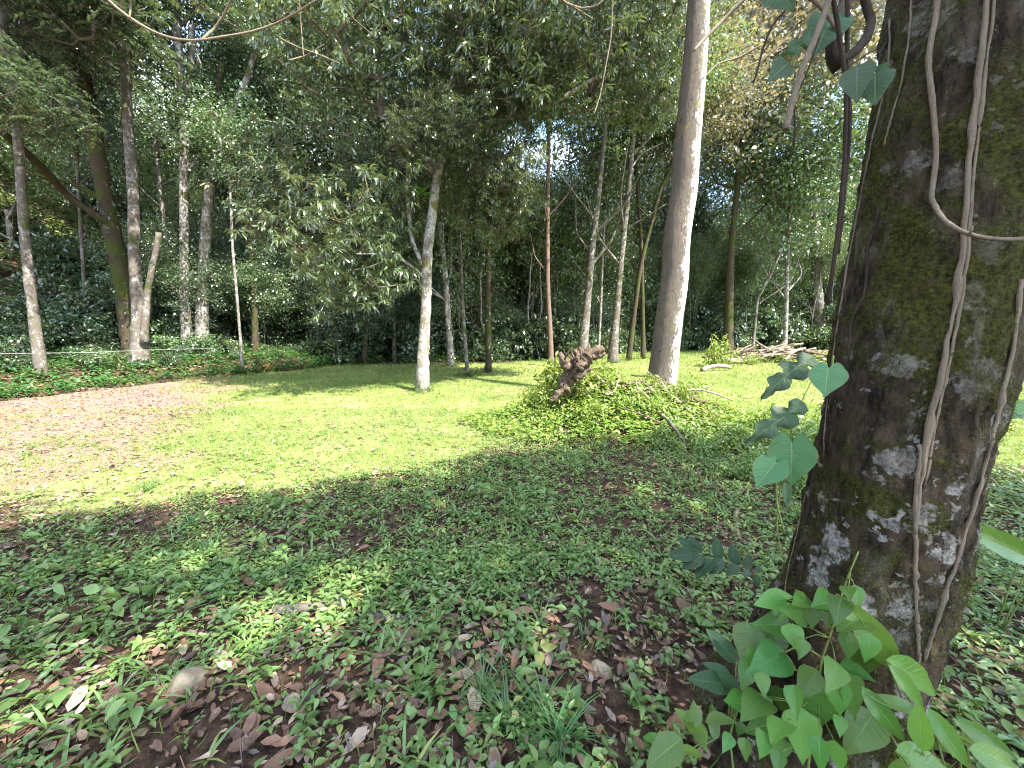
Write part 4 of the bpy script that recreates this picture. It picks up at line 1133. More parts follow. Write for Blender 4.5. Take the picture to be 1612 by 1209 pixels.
# near leaves
def blade_mesh(name, outline, mat, nu=9, nv=4, fold=.14, droop=.18, wave=.02, seed=0, heart=False):
    """a real leaf blade, unit length along +X, width from outline(u)"""
    rng = np.random.default_rng(seed)
    V, lf = [], []
    for i in range(nu + 1):
        u = i / nu; hw, back = outline(u)
        for j in range(-nv, nv + 1):
            v = j / nv
            x = u - (back * math.sin(math.pi * min(1, abs(v) ** .9)) if heart else back * abs(v) ** 1.2)
            z = fold * abs(v) * hw * 1.6 - droop * u * u + wave * math.sin(u * 17 + (3 if v > 0 else 0)) * abs(v)
            V.append((x, v * hw, z)); lf.append((u, v))
    k = 2 * nv + 1; F4 = []
    for i in range(nu):
        for j in range(2 * nv):
            a = i * k + j; F4.append((a, a + 1, a + k + 1, a + k))
    V = np.array(V); rn = np.full(len(V), rng.random())
    return make_mesh(name, V, None, F4, [mat], {'rnd': rn, 'lf': np.array(lf)})
def o_ovate(u): return (.43 * math.sin(math.pi * min(1, u ** .60)) ** .9 * (1 - .42 * u ** 1.5), .07 * (1 - u))
def o_lance(u): return (.155 * math.sin(math.pi * u ** .8) ** .85, .0)
def o_broad(u): return (.24 * math.sin(math.pi * u ** .72) ** .85, .03 * (1 - u))
def o_heart(u):
    return (.50 * (math.cos(math.pi * .5 * u) ** 1.15) * (.80 + .75 * u * (1 - u) * 2.2), .22 * (1 - u) ** 3)
def o_lobed(u):
    return (.20 * math.sin(math.pi * u ** .7) ** .8 * (1 + .42 * math.sin(u * 21) + .2 * math.sin(u * 47)), .12 * (1 - u))
OV = [blade_mesh('leaf_ovate', o_ovate, M['leaf_vine'], seed=k, nu=8, nv=3, fold=.10 + .05 * (k % 3), droop=.10 + .08 * (k % 4), wave=.015) for k in range(7)]
LA = [blade_mesh('leaf_lance', o_lance, M['leaf_lance'], seed=k, nu=10, nv=2, fold=.2, droop=.10 + .08 * k, wave=.01) for k in range(4)]
BRD = [blade_mesh('leaf_broad', o_broad, M['leaf_lance'], seed=10 + k, nu=10, nv=3, fold=.12, droop=.12, wave=.012) for k in range(3)]
HE = blade_mesh('leaf_heart', o_heart, M['leaf_heart'], nu=14, nv=5, fold=.05, droop=.06, wave=.006, heart=True)
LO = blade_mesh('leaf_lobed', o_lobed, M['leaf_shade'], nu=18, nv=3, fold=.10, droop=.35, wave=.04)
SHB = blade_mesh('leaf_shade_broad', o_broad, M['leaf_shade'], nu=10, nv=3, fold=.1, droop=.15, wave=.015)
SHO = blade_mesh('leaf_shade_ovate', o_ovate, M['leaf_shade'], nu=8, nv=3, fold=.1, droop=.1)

def frame(D, N):
    D = np.asarray(D, float) / np.linalg.norm(D); N = N - D * np.dot(D, N); N = N / np.linalg.norm(N)
    Y_ = np.cross(N, D)
    return Matrix(((D[0], Y_[0], N[0]), (D[1], Y_[1], N[1]), (D[2], Y_[2], N[2]))).to_4x4()
def put_leaf(parent, base, mesh, p0, p1, N, wscale=1.0, name='leaf'):
    """leaf blade from p0 (stalk) to p1 (tip), facing N"""
    D = np.asarray(p1) - np.asarray(p0); L = np.linalg.norm(D)
    o = bpy.data.objects.new(name, mesh); COL.objects.link(o); o.parent = parent
    o.matrix_local = Matrix.Translation(Vector(np.asarray(p0) - base)) @ frame(D, np.asarray(N, float)) @ Matrix.Diagonal((L, L * wscale, L, 1))
    return o

def view_n(p, up=.35): return norm((CAM - p) * np.array([1, 1, 1]) / np.linalg.norm(CAM - p) + np.array([0, 0, up]))
def creeper():
    rng = np.random.default_rng(31)
    Z = 2.634
    base = ground(.95, 1.14)
    t = thing('leafy_creeper', 'bright green creeper with pointed oval leaves climbing the foot of the mossy trunk', 'vine', base)
    L = [(555, 440, 110, 170), (615, 415, 80, 0), (570, 535, 120, 185), (572, 630, 120, 105), (665, 600, 120, 70), (705, 445, 80, 200), (675, 485, 80, 180),
         (733, 515, 80, 90), (800, 490, 110, 100), (790, 440, 70, 180), (845, 470, 80, 100), (625, 485, 70, 130), (885, 405, 45, 90), (925, 425, 90, 75),
         (885, 530, 90, 160), (885, 630, 110, 90), (965, 640, 110, 100), (970, 700, 170, 70), (710, 790, 130, 120), (820, 755, 110, 100), (770, 900, 190, 80),
         (905, 850, 180, 75), (845, 850, 150, 80), (925, 730, 130, 20), (605, 875, 140, 80), (530, 790, 100, 80), (535, 880, 90, 90), (490, 870, 100, 150),
         (465, 640, 180, 100), (460, 750, 120, 110), (640, 700, 100, 30), (550, 690, 130, 150), (590, 980, 90, 130), (600, 1060, 90, 100), (530, 955, 90, 170),
         (530, 1040, 90, 100), (455, 1060, 90, 90), (380, 1030, 70, 110), (435, 975, 60, 100), (690, 1010, 220, 85), (850, 960, 80, 90), (930, 1000, 190, 120),
         (420, 860, 80, 200), (660, 860, 120, 90), (590, 1110, 80, 100), (760, 1080, 130, 95), (840, 1090, 120, 80), (690, 640, 80, 95), (500, 700, 110, 95)]
    stems = MB()
    trunkpts = [[(700, 1240), (740, 1000), (770, 820), (772, 680), (800, 600), (830, 460), (880, 340), (940, 230)],
                [(420, 1240), (400, 1000), (440, 880), (490, 750)], [(720, 640), (800, 690), (860, 760), (900, 800)], [(620, 640), (540, 690), (470, 700)]]
    allp = []
    for k, tp in enumerate(trunkpts):
        P = []
        for zx, zy in tp:
            px, py = 1000 + zx / Z, 780 + zy / Z
            p, n_ = on_big(px, py, .02)
            P.append(p)
        P = resample(P, 24); allp += list(P)
        stems.tube(P - base, np.linspace(.0045, .0025, 24), 6)
    A = np.array(allp)
    for i, (zx, zy, ln, ang) in enumerate(L):
        px, py = 1000 + zx / Z, 780 + zy / Z
        a = math.radians(ang); ln = ln / Z * 1.12
        s, n_ = on_big(px, py, 0); Y = min(s[1], 1.40) - rng.uniform(.04, .17)
        dx, dy = math.cos(a) * ln / 2, math.sin(a) * ln / 2
        p0 = at(px - dx, py - dy, Y + .02); p1 = at(px + dx, py + dy, Y - rng.uniform(0, .05))
        N = norm(view_n(p0, .7) + rng.normal(size=3) * .28)
        put_leaf(t, base, OV[i % len(OV)], p0, p1, N, rng.uniform(.8, 1.0))
        j = A[np.argmin(np.linalg.norm(A - p0, axis=1))]
        m_ = (j + p0) / 2 + np.array([0, 0, .015])
        stems.tube(np.array([j, m_, p0]) - base, [.0022, .0018, .0014], 5)
    link('stem', stems.mesh('creeper_stem', [M['stem']]), t)
creeper()

def lance_plant(name, label, basepx, Yb, L, meshes, seed=0, nz=.6, stemr=.004, world_base=None, cat='plant', dk=1.0, spine=None):
    """photo-measured leaves (x0,y0,x1,y1,depth0,depth1,widthscale) rising from one foot"""
    rng = np.random.default_rng(seed)
    base = hit(*basepx) if world_base is None else np.array(world_base)
    base = ground(base[0], base[1])
    t = thing(name, label, cat, base)
    sm = MB(); SP = None
    if spine:
        SP = resample([base] + [at(a, b, c) for a, b, c in spine], 24); sm.tube(SP - base, np.linspace(.0035, .0015, 24), 6)
    for i, (x0, y0, x1, y1, d0, d1, ws) in enumerate(L):
        p0 = at(x0, y0, d0 * dk); p1 = at(x1, y1, d1 * dk)
        put_leaf(t, base, meshes[i % len(meshes)], p0, p1, norm(view_n(p0, nz) + rng.normal(size=3) * .15), ws)
        if SP is not None:
            j = SP[np.argmin(np.linalg.norm(SP - p0, axis=1))]; sm.tube(np.array([j, (j + p0) / 2, p0]) - base, [.0014, .0012, .001], 5); continue
        f = base + np.array([rng.normal() * .01, rng.normal() * .01, -.01])
        m_ = f * .45 + p0 * .55 + np.array([0, 0, .03])
        q = np.linspace(0, 1, 7)[:, None]
        sm.tube(f * (1 - q) ** 2 + 2 * m_ * q * (1 - q) + p0 * q * q - base, np.linspace(stemr, stemr * .6, 7), 6)
    link('stem', sm.mesh('stem', [M['stem']]), t)
    return t
Z = 2.634
def zp(a, b): return 1000 + a / Z, 780 + b / Z
def zl(a, b, c, d, y0, y1, ws): return (*zp(a, b), *zp(c, d), y0, y1, ws)
lance_plant('lance_leaved_plant', 'glossy plant with long lance-shaped leaves at the right foot of the mossy trunk', None, None, [
    zl(1090, 720, 855, 420, 1.24, 1.30, 1.15), zl(1040, 680, 1330, 830, 1.18, 1.20, .95), zl(1170, 890, 985, 830, 1.10, 1.12, 1.0), zl(940, 790, 1135, 1050, 1.16, 1.05, 1.15),
    zl(1190, 1060, 1175, 865, 1.02, 1.04, 1.35), zl(1050, 700, 1235, 905, 1.16, 1.1, 1.0), zl(1215, 880, 1400, 1150, 1.08, .98, 1.2), zl(1320, 925, 1640, 1120, 1.12, 1.02, 1.1),
    zl(1080, 1060, 1330, 1150, 1.02, 1.0, 1.5), zl(1380, 1050, 1640, 1160, 1.02, .98, 1.5), zl(1100, 1090, 1080, 1260, 1.0, .98, 1.4)], LA, seed=5, world_base=(1.36, .98, 0), dk=.86)
lance_plant('broad_leaved_plant', 'low plant with broad upright leaves at the left foot of the mossy trunk', None, None, [
    zl(300, 1010, 165, 875, 1.42, 1.5, 1.0), zl(330, 1010, 320, 860, 1.42, 1.48, .8), zl(190, 1010, 50, 1125, 1.36, 1.30, 1.25), zl(190, 1050, 290, 1075, 1.34, 1.33, .9),
    zl(175, 1040, 185, 985, 1.36, 1.38, 1.0), zl(110, 1010, 25, 1000, 1.38, 1.42, .9)], BRD, seed=6, world_base=(.57, 1.25, 0), dk=.9)
lance_plant('dark_leaved_plant', 'dark blue-green leaves against the left flank of the mossy trunk', None, None, [
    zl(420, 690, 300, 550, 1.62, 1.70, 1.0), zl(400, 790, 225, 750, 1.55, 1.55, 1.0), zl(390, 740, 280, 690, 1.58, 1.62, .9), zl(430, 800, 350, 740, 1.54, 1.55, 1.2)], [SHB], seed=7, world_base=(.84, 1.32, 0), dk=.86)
lance_plant('side_plant', 'broad dark leaves reaching in from beside the shaded flank of the mossy trunk', None, None, [
    (1640, 890, 1518, 822, 1.85, 1.8, .75), (1690, 640, 1578, 640, 2.0, 1.9, .8), (1700, 700, 1585, 622, 2.1, 2.0, .7)], [LA[1]], seed=8, world_base=(2.65, 1.95, 0), nz=.9)
# pinnate sprig left of the trunk
lance_plant('pinnate_sprig', 'small sprig with paired narrow blue-green leaflets above the ground cover', None, None, [
    zl(260, 245, 180, 170, 1.98, 2.02, 1.0), zl(275, 240, 225, 165, 1.98, 2.02, 1.0), zl(240, 245, 140, 245, 1.97, 1.95, 1.2), zl(275, 250, 195, 300, 1.96, 1.92, 1.2),
    zl(320, 265, 245, 335, 1.95, 1.9, 1.2), zl(360, 265, 310, 320, 1.95, 1.9, 1.3), zl(350, 265, 330, 170, 1.98, 2.02, 1.1), zl(415, 285, 400, 200, 1.97, 2.0, 1.3),
    zl(425, 290, 380, 325, 1.94, 1.9, 1.3), zl(465, 305, 470, 240, 1.96, 2.0, 1.3), zl(470, 310, 455, 335, 1.94, 1.9, 1.4), zl(500, 320, 520, 290, 1.95, 1.97, 1.3), zl(500, 330, 510, 380, 1.93, 1.9, 1.4)],
    [blade_mesh('leaflet', o_broad, M['leaf_shade'], nu=6, nv=2, seed=3)], seed=9, stemr=.003, world_base=(1.12, 1.95, 0), spine=[(*zp(505, 330), 1.95), (*zp(430, 295), 1.95), (*zp(340, 262), 1.96), (*zp(235, 240), 1.98)])

def leaf_vine(name, label, pts, Y, L, mesh_list, wid=3, seed=0, nz=.1):
    P = resample([at(px, py, Y) for px, py in pts], 16); base = P[-1].copy()
    t = thing(name, label, 'vine', base)
    mb = MB(); mb.tube(P - base, wid / 2 / F_PX * Y, 6); rng = np.random.default_rng(seed)
    for i, (x0, y0, x1, y1, ws) in enumerate(L):
        p0 = at(x0, y0, Y - .03); p1 = at(x1, y1, Y - .05)
        put_leaf(t, base, mesh_list[i % len(mesh_list)], p0, p1, norm(view_n(p0, nz) + rng.normal(size=3) * .12), ws)
        j = P[np.argmin(np.linalg.norm(P - p0, axis=1))]
        mb.tube(np.array([j, (j + p0) / 2, p0]) - base, [.0018, .0015, .0012], 5)
    link('stem', mb.mesh('stem', [M['stem']]), t)
leaf_vine('heart_leaf_vine', 'vine with one heart-shaped leaf hanging flat against the mossy trunk', [(1312, 560), (1309, 585), (1306, 600)], 1.20, [(1305, 580, 1298, 626, 1.04)], [HE], seed=1)
leaf_vine('heart_leaf_vine', 'vine with two heart-shaped leaves hanging clear of the trunk edge', [(1285, 680), (1262, 690), (1244, 705), (1222, 735), (1222, 790), (1235, 840)], 1.24,
          [(1247, 697, 1246, 768, .92), (1222, 728, 1188, 768, .95)], [HE], seed=2)
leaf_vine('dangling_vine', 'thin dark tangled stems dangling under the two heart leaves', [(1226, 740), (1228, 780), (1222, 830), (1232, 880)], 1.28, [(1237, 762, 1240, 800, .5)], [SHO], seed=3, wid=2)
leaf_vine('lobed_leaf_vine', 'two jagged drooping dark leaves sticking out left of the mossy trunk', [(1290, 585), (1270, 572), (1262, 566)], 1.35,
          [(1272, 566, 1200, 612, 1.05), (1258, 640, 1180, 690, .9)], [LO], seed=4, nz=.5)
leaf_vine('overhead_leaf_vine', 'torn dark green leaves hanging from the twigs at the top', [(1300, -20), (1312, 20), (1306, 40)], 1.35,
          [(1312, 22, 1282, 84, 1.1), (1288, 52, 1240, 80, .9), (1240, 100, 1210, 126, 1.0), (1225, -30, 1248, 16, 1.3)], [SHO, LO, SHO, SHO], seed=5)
leaf_vine('trunk_leaf_vine', 'three round dark leaves overlapping on the upper edge of the mossy trunk', [(1372, 96), (1370, 130), (1366, 160)], 1.18,
          [(1350, 105, 1348, 160, .95), (1378, 118, 1378, 164, 1.15), (1382, 116, 1400, 96, 1.5)], [SHO], seed=6)

# ------------------------------------------------------------------ uprooted stump and brush on the mound
def lumpy(name, P, rads, mat, parent, base, seed, sides=14, n=18, amp=.25, freq=9):
    Q = resample(P, n); r = np.interp(np.linspace(0, 1, n), np.linspace(0, 1, len(rads)), rads)
    mb = MB(); mb.tube(Q, r, sides)
    V = mb.V[0]; C = np.vstack([np.repeat(Q, sides, 0), Q[:1], Q[-1:]])
    o = V - C
    f = np.array([mnoise.noise(Vector(v) * freq + Vector((seed, 0, 0))) + .8 * mnoise.noise(Vector(v) * freq * 2.7) + .7 * abs(mnoise.noise(Vector((v[0] * 40, v[1] * 40, v[2] * 9)))) for v in V])
    mb.V[0] = C + o * (1 + amp * f)[:, None] - np.asarray(base)
    ax = norm(Q[-1] - Q[-2]); mb.V[0][-1] -= ax * rads[-1] * .5          # hollow broken end
    return link(name, mb.mesh(name, [mat]), parent)
sb = ground(at(900, 620, 6.7)[0], 6.7)
st = thing('uprooted_stump', 'rotten uprooted stump with a hollow end and broken roots on the overgrown mound', 'stump', sb)
Ys_ = 6.35
lumpy('stump_body', [at(880, 624, Ys_ + .1), at(892, 603, Ys_), at(904, 583, Ys_ - .03), at(914, 568, Ys_ - .06), at(924, 554, Ys_ - .08)], [.06, .08, .11, .14, .13], M['wood_rot'], st, sb, 1, 48, 50, .55, 7)
for k, (pp, rr) in enumerate([([(908, 580), (924, 562), (936, 555), (950, 549)], [.10, .09, .075, .06]), ([(905, 596), (922, 584), (933, 580)], [.07, .04, .02]),
                              ([(895, 580), (884, 566), (882, 554)], [.08, .06, .02]), ([(915, 562), (925, 550), (928, 541)], [.06, .04, .015]), ([(895, 610), (880, 618), (868, 632)], [.08, .05, .03]),
                              ([(930, 560), (944, 560), (953, 556)], [.07, .05, .03])]):
    lumpy('root', [at(a, b, Ys_ - .12) for a, b in pp], rr, M['wood_rot'], st, sb, 3 + k, 18, 20, .6, 9)
rng = np.random.default_rng(17)
for k in range(22):
    px = rng.uniform(888, 946); py = 560 - rng.uniform(0, 8); p = at(px, py + 8, Ys_ - .1 + rng.normal() * .08)
    e = p + np.array([rng.normal() * .06, rng.normal() * .05, rng.uniform(.05, .17)])
    mb = MB(); mb.tube(np.array([p, (p + e) / 2 + rng.normal(size=3) * .008, e]) - sb, [.018, .012, .002], 5); link('splinter', mb.mesh('splinter', [M['wood_rot']]), st)

def stick(name, label, p0, p1, r0, r1, mat, seed, group=None, bend=.05, cat='branch', twigs=0):
    rng = np.random.default_rng(seed)
    p0 = np.asarray(p0, float); p1 = np.asarray(p1, float); L = np.linalg.norm(p1 - p0)
    t_ = np.linspace(0, 1, 9)[:, None]
    P = p0 + (p1 - p0) * t_ + rng.normal(size=3) * bend * L * np.sin(t_ * math.pi) + rng.normal(size=(9, 3)) * L * .008
    P = resample(P, 16); base = P[0].copy()
    mb = MB(); mb.tube(P - base, np.linspace(r0, r1, 16), 8, rough=.10, rng=rng)
    for _ in range(twigs):
        k = rng.integers(4, 14); d = norm(norm(p1 - p0) + rng.normal(size=3) * .7)
        l = L * rng.uniform(.12, .3); mb.tube(np.array([P[k], P[k] + d * l * .5, P[k] + d * l + np.array([0, 0, -.05 * l])]) - base, [r1 * .8, r1 * .6, r1 * .3], 5)
    return tag(link(name, mb.mesh(name, [mat]), None, base), label, cat, group)
def G(px, py, dz=0.0):
    p = hit(px, py); return np.array([p[0], p[1], Hs(p[0], p[1]) + dz])
stick('fallen_branch', 'dark crooked branch poking out of the ground cover below the mound', at(1042, 652, 5.6), G(1086, 706, -.02), .022, .03, M['bark_grey'], 1, bend=.08)
stick('fallen_branch', 'bare pale stick lying out over the lawn beside the leaning trunk', at(1060, 617, 7.1), at(1117, 608, 7.5), .025, .014, M['wood_dead'], 2, twigs=1)
stick('fallen_branch', 'pale rotten log end low on the mound beside the lawn', at(1062, 628, 6.9), at(1108, 636, 6.9), .06, .05, M['wood_dead'], 3)
stick('fallen_log', 'pale debarked log lying alone on the lawn before the brush pile', at(1104, 583, 14.8), at(1150, 578, 15.2), .09, .07, M['wood_dead'], 4, cat='log')
stick('fallen_log', 'lichen-spotted dead branch half buried in the leaf litter', G(432, 972, .03), G(545, 958, .04), .030, .024, M['bark_grey'], 5, cat='log', bend=.04)
stick('fallen_log', 'short grey lichened branch piece among seedlings', G(583, 976, .025), G(641, 984, .025), .026, .022, M['bark_grey'], 6, cat='log', bend=.02)
stick('fallen_branch', 'brown curved stick on the litter behind the grass tufts', G(348, 862, .02), G(398, 856, .02), .018, .012, M['wood_rot'], 7)
stick('fallen_branch', 'grey stick leaning through the herbs near the big trunk', G(1160, 810, .03), G(1172, 862, .02), .022, .014, M['wood_dead'], 8)
stick('fallen_twig', 'thin curved twig on bare soil near the root flare', G(968, 1160, .012), G(952, 1209, .012), .006, .004, M['wood_dead'], 9, cat='twig', bend=.12)
stick('fallen_twig', 'long straw-thin twig across the litter', G(760, 980, .03), G(835, 1012, .02), .0035, .002, M['wood_dead'], 10, cat='twig')
rng = np.random.default_rng(91)
for k in range(30):
    c = np.array([rng.normal(2.2, .8), rng.normal(6.7, .3)])
    a = rng.uniform(0, 6.28); l = rng.uniform(.3, .95)
    p0 = ground(c[0] - math.cos(a) * l / 2, c[1] - math.sin(a) * l / 4, rng.uniform(.08, .28)); p1 = ground(c[0] + math.cos(a) * l / 2, c[1] + math.sin(a) * l / 4, rng.uniform(.06, .34))
    stick('dead_branch', 'short dry dead branch tangled in the plants of the mound', p0, p1, rng.uniform(.010, .032), rng.uniform(.006, .014), M['wood_dead'] if k % 2 else M['wood_rot'], 200 + k, 'dead branches on the mound', twigs=2)
for k in range(52):
    c = np.array([rng.normal(12.4, 1.05), rng.normal(18.0, .45)])
    a = rng.normal(0, .55); l = rng.uniform(.8, 2.6)
    p0 = ground(c[0] - math.cos(a) * l / 2, c[1] - math.sin(a) * l / 2, rng.uniform(.05, .5)); p1 = ground(c[0] + math.cos(a) * l / 2, c[1] + math.sin(a) * l / 2, rng.uniform(0, .75))
    stick('cut_branch', 'dry cut branch in the brush pile across the lawn', p0, p1, rng.uniform(.03, .10), rng.uniform(.02, .05), M['wood_dead'] if k % 3 else M['wood_rot'], 300 + k, 'branches of the brush pile', twigs=2)

# mound shrubs: small copies with yellow-green leaves
def mound_proto():
    for k in range(3):
        mb, bm = crown_geo(seed=60 + k, Rx=.42, Hh=.55, nclump=8, ncl=26, per=20, L=.10, Wd=.042, style='whorl' if k == 2 else 'spray', rc=.10, tm=T_eight())
        CROWN['herb_%d' % k] = (mb.mesh('herb_leaves', [M['leaf_herb']]), bm.mesh('herb_twigs', [M['stem']]))
        CROWN['mound_%d' % k] = (mb.mesh('mound_leaves', [M['leaf_mound']]), bm.mesh('mound_twigs', [M['stem']]))
mound_proto()
MS = [(1.25, 6.7, 1.0), (.75, 6.5, .8), (.45, 6.9, .8), (1.0, 7.2, 1.1), (.85, 6.95, 1.2), (1.75, 6.2, .7), (2.3, 6.3, .75), (1.3, 6.1, .7), (2.9, 6.7, .7), (3.3, 7.3, .8), (2.6, 7.1, .6), (.5, 6.2, .6), (3.7, 6.6, .6), (1.7, 7.2, .8),
      (4.0, 6.0, .8), (4.5, 5.6, .9), (3.2, 6.0, .6), (4.4, 6.3, .8)]
for k, (x, y, s_) in enumerate(MS):
    t = thing('mound_shrub', 'low yellow-green shrub sprouting over the brush mound', 'shrub', ground(x, y, -.02), 'shrubs on the mound')
    add_crown(t, 'mound_%d' % (k % 3), (0, 0, 0), s_ * .85, k * 1.1)
for k, (x, y, s_) in enumerate([(2.6, 5.6, .6), (3.1, 5.3, .7), (3.6, 5.2, .8), (3.3, 4.7, .6), (3.9, 4.7, .9), (2.7, 5.0, .5), (2.9, 4.4, .55), (3.4, 4.2, .6), (4.2, 5.1, .9), (2.2, 5.3, .5), (4.6, 4.6, .8), (3.0, 3.9, .5), (2.5, 4.2, .45), (3.8, 4.0, .6), (3.0, 3.4, .5), (2.6, 3.1, .4)]):
    t = thing('weedy_shrub', 'low green shrub in the tangle between the mound and the mossy trunk', 'shrub', ground(x, y, -.02), 'shrubs beside the mossy trunk')
    add_crown(t, 'herb_%d' % (k % 3), (0, 0, 0), s_, k * 1.3, .85)
t = thing('young_plant', 'upright young plant with pale broad leaves beside the brush pile', 'plant', ground(9.0, 16.3))
add_crown(t, 'mound_2', (0, 0, 0), 1.3, .4, 1.6)
for k, (x, y) in enumerate([(11.3, 17.5), (12.2, 17.4), (13.5, 17.8), (10.7, 17.2), (12.9, 19.2), (14.3, 18.6)]):
    t = thing('pile_shrub', 'bright low shrub growing around the brush pile', 'shrub', ground(x, y), 'shrubs around the brush pile')
    add_crown(t, 'mound_%d' % (k % 3), (0, 0, 0), .75, k * 1.7, .7)

# ------------------------------------------------------------------ stones, wire, hanging branches, bromeliad
def stone(label, px, py, sx, sy, sz, seed, tilt=0.0, group=None):
    p = G(px, py); rng = np.random.default_rng(seed)
    n, m_ = 9, 14
    V = [(0, 0, 1)]
    for i in range(1, n):
        th = math.pi * i / n
        for j in range(m_):
            ph = 2 * math.pi * j / m_; V.append((math.sin(th) * math.cos(ph), math.sin(th) * math.sin(ph), math.cos(th)))
    V.append((0, 0, -1)); V = np.array(V)
    f = np.array([1 + .22 * mnoise.noise(Vector(v) * 1.4 + Vector((seed * 3.1, 0, 0))) + .07 * mnoise.noise(Vector(v) * 4 + Vector((seed, 5, 0))) for v in V])
    V = V * f[:, None]
    for d_ in rand_dirs(rng, 9):
        pr = V @ d_; V = V - np.clip(pr - rng.uniform(.55, .8), 0, None)[:, None] * d_ * .9
    V = np.sign(V) * np.abs(V) ** .85 * np.array([sx, sy, sz])
    F3 = [(0, 1 + j, 1 + (j + 1) % m_) for j in range(m_)]; e = len(V) - 1; b = 1 + (n - 2) * m_
    F3 += [(e, b + (j + 1) % m_, b + j) for j in range(m_)]
    F4 = [(1 + i * m_ + j, 1 + (i + 1) * m_ + j, 1 + (i + 1) * m_ + (j + 1) % m_, 1 + i * m_ + (j + 1) % m_) for i in range(n - 2) for j in range(m_)]
    o = link('stone', make_mesh('stone', V, F3, F4, [M['stone']]), None, p + np.array([0, 0, sz * .10]))
    o.rotation_euler = (tilt, .1, seed * 1.3)
    tag(o, label, 'stone', group)
stone('large tan stone half buried among seedlings and dead leaves', 292, 1085, .095, .07, .085, 1, .35)
stone('smooth tan stone beside the grass and bare soil', 945, 1062, .055, .032, .05, 2, .5)
stone('small pale pitted stone at the edge of the red soil patch', 813, 1034, .028, .024, .035, 3, .2)
for k, (px, py) in enumerate([(576, 1062), (601, 1100), (553, 1045), (843, 1170), (818, 1186), (1010, 1195), (655, 1072)]):
    stone('small pale pebble lying on the bare soil', px, py, .013, .011, .010, 10 + k, group='pebbles on the soil')

def wire():
    P = resample([at(-90, 558, 9.6), at(58, 556, 10.3), at(140, 555, 11.2), at(228, 551, 12.4), at(345, 548, 14.6)], 40)
    base = P[0].copy(); mb = MB(); mb.tube(P - base, .0035, 5)
    tag(link('fence_wire', mb.mesh('fence_wire', [M['wire']]), None, base), 'thin white fence wire strung between the trunks on the bank', 'wire')
wire()
def hang(label, paths, Y):
    base = at(*paths[0][0][0], Y); t = thing('hanging_branch', label, 'branch', base)
    for k, (pp, wd) in enumerate(paths):
        rng = np.random.default_rng(k + 40)
        P = resample([at(a, b, Y + .1 * math.sin(i * 1.3)) for i, (a, b) in enumerate(pp)], 20)
        mb = MB(); mb.tube(P - base, np.linspace(wd, wd * .6, 20) / 2 / F_PX * Y, 6, rough=.06, rng=rng)
        link('twig' if k else 'limb', mb.mesh('hanging', [M['liana']]), t)
hang('bare tan branch looping down from above across the pale trunks', [
    ([(140, -30), (185, 15), (230, 45), (265, 60), (300, 66), (350, 58), (410, 48), (460, 25), (505, -5)], 4.2), ([(318, 62), (338, 45), (352, 25), (368, -10)], 3.8),
    ([(205, -20), (206, 10), (204, 28)], 3.5), ([(440, 60), (470, 75), (500, 85), (535, 100)], 2.2), ([(455, 95), (480, 88), (510, 70)], 2.2), ([(470, -10), (474, 40), (478, 90)], 2.0), ([(305, 70), (310, 85), (318, 104)], 2.2)], 5.0)
hang('thin bare twigs dipping into view at the top above the lawn tree', [
    ([(870, -15), (890, 5), (915, 14), (940, 10), (960, -10)], 4.0), ([(905, 12), (925, 25), (935, 30)], 2.2), ([(965, -10), (962, 60), (945, 150), (935, 180)], 2.0)], 5.4)
hang('arching bare twigs crossing the sky beside the leaning trunk', [
    ([(1175, -5), (1140, 30), (1110, 60), (1092, 80)], 6.0), ([(1200, 70), (1165, 90), (1130, 100), (1105, 125)], 3.0), ([(1240, 60), (1200, 95), (1160, 110)], 2.2)], 6.5)
br = thing('bromeliad', 'spiky light green bromeliad perched on the lawn tree', 'plant', at(664, 305, 9.95))
rng = np.random.default_rng(3)
for k in range(16):
    a = k * 2.4; el = rng.uniform(-.3, 1.2); d = np.array([math.cos(a) * math.cos(el), math.sin(a) * math.cos(el), math.sin(el)])
    put_leaf(br, np.zeros(3), LA[k % 4], d * .02, d * rng.uniform(.28, .42), np.array([0, 0, 1.0]) + rng.normal(size=3) * .2, .45)

# ------------------------------------------------------------------ herbs, litter, grass
def in_view(x, y, m=1.0): return np.abs(x) < 1.45 * y + m
def litter_gap(x, y):
    """bare leaf-litter patches where few herbs grow"""
    g = np.exp(-((x + .15) / .75) ** 2 - ((y - 1.55) / .38) ** 2) + .8 * np.exp(-((x + 1.9) / .9) ** 2 - ((y - 1.45) / .30) ** 2) + .55 * np.exp(-((x - .55) / .5) ** 2 - ((y - 1.9) / .35) ** 2)
    return g
def herb_mask(x, y):
    c = .52 + 1.9 * (fbm(x, y, 1.1, 51) - .5) + .5 * (fbm(x, y, 4.5, 61) - .5)
    c = c + .16 * sstep(2.2, 3.2, y) * sstep(-2.5, .5, x)
    c = c * (1 - .35 * sstep(2.6, 1.6, y)) * (1 - .8 * np.clip(litter_gap(x, y), 0, 1))
    c = c * (1 - .8 * m_lawn(x, y)) * (1 - .85 * m_dirt(x, y))
    return np.clip(c, 0, 1)
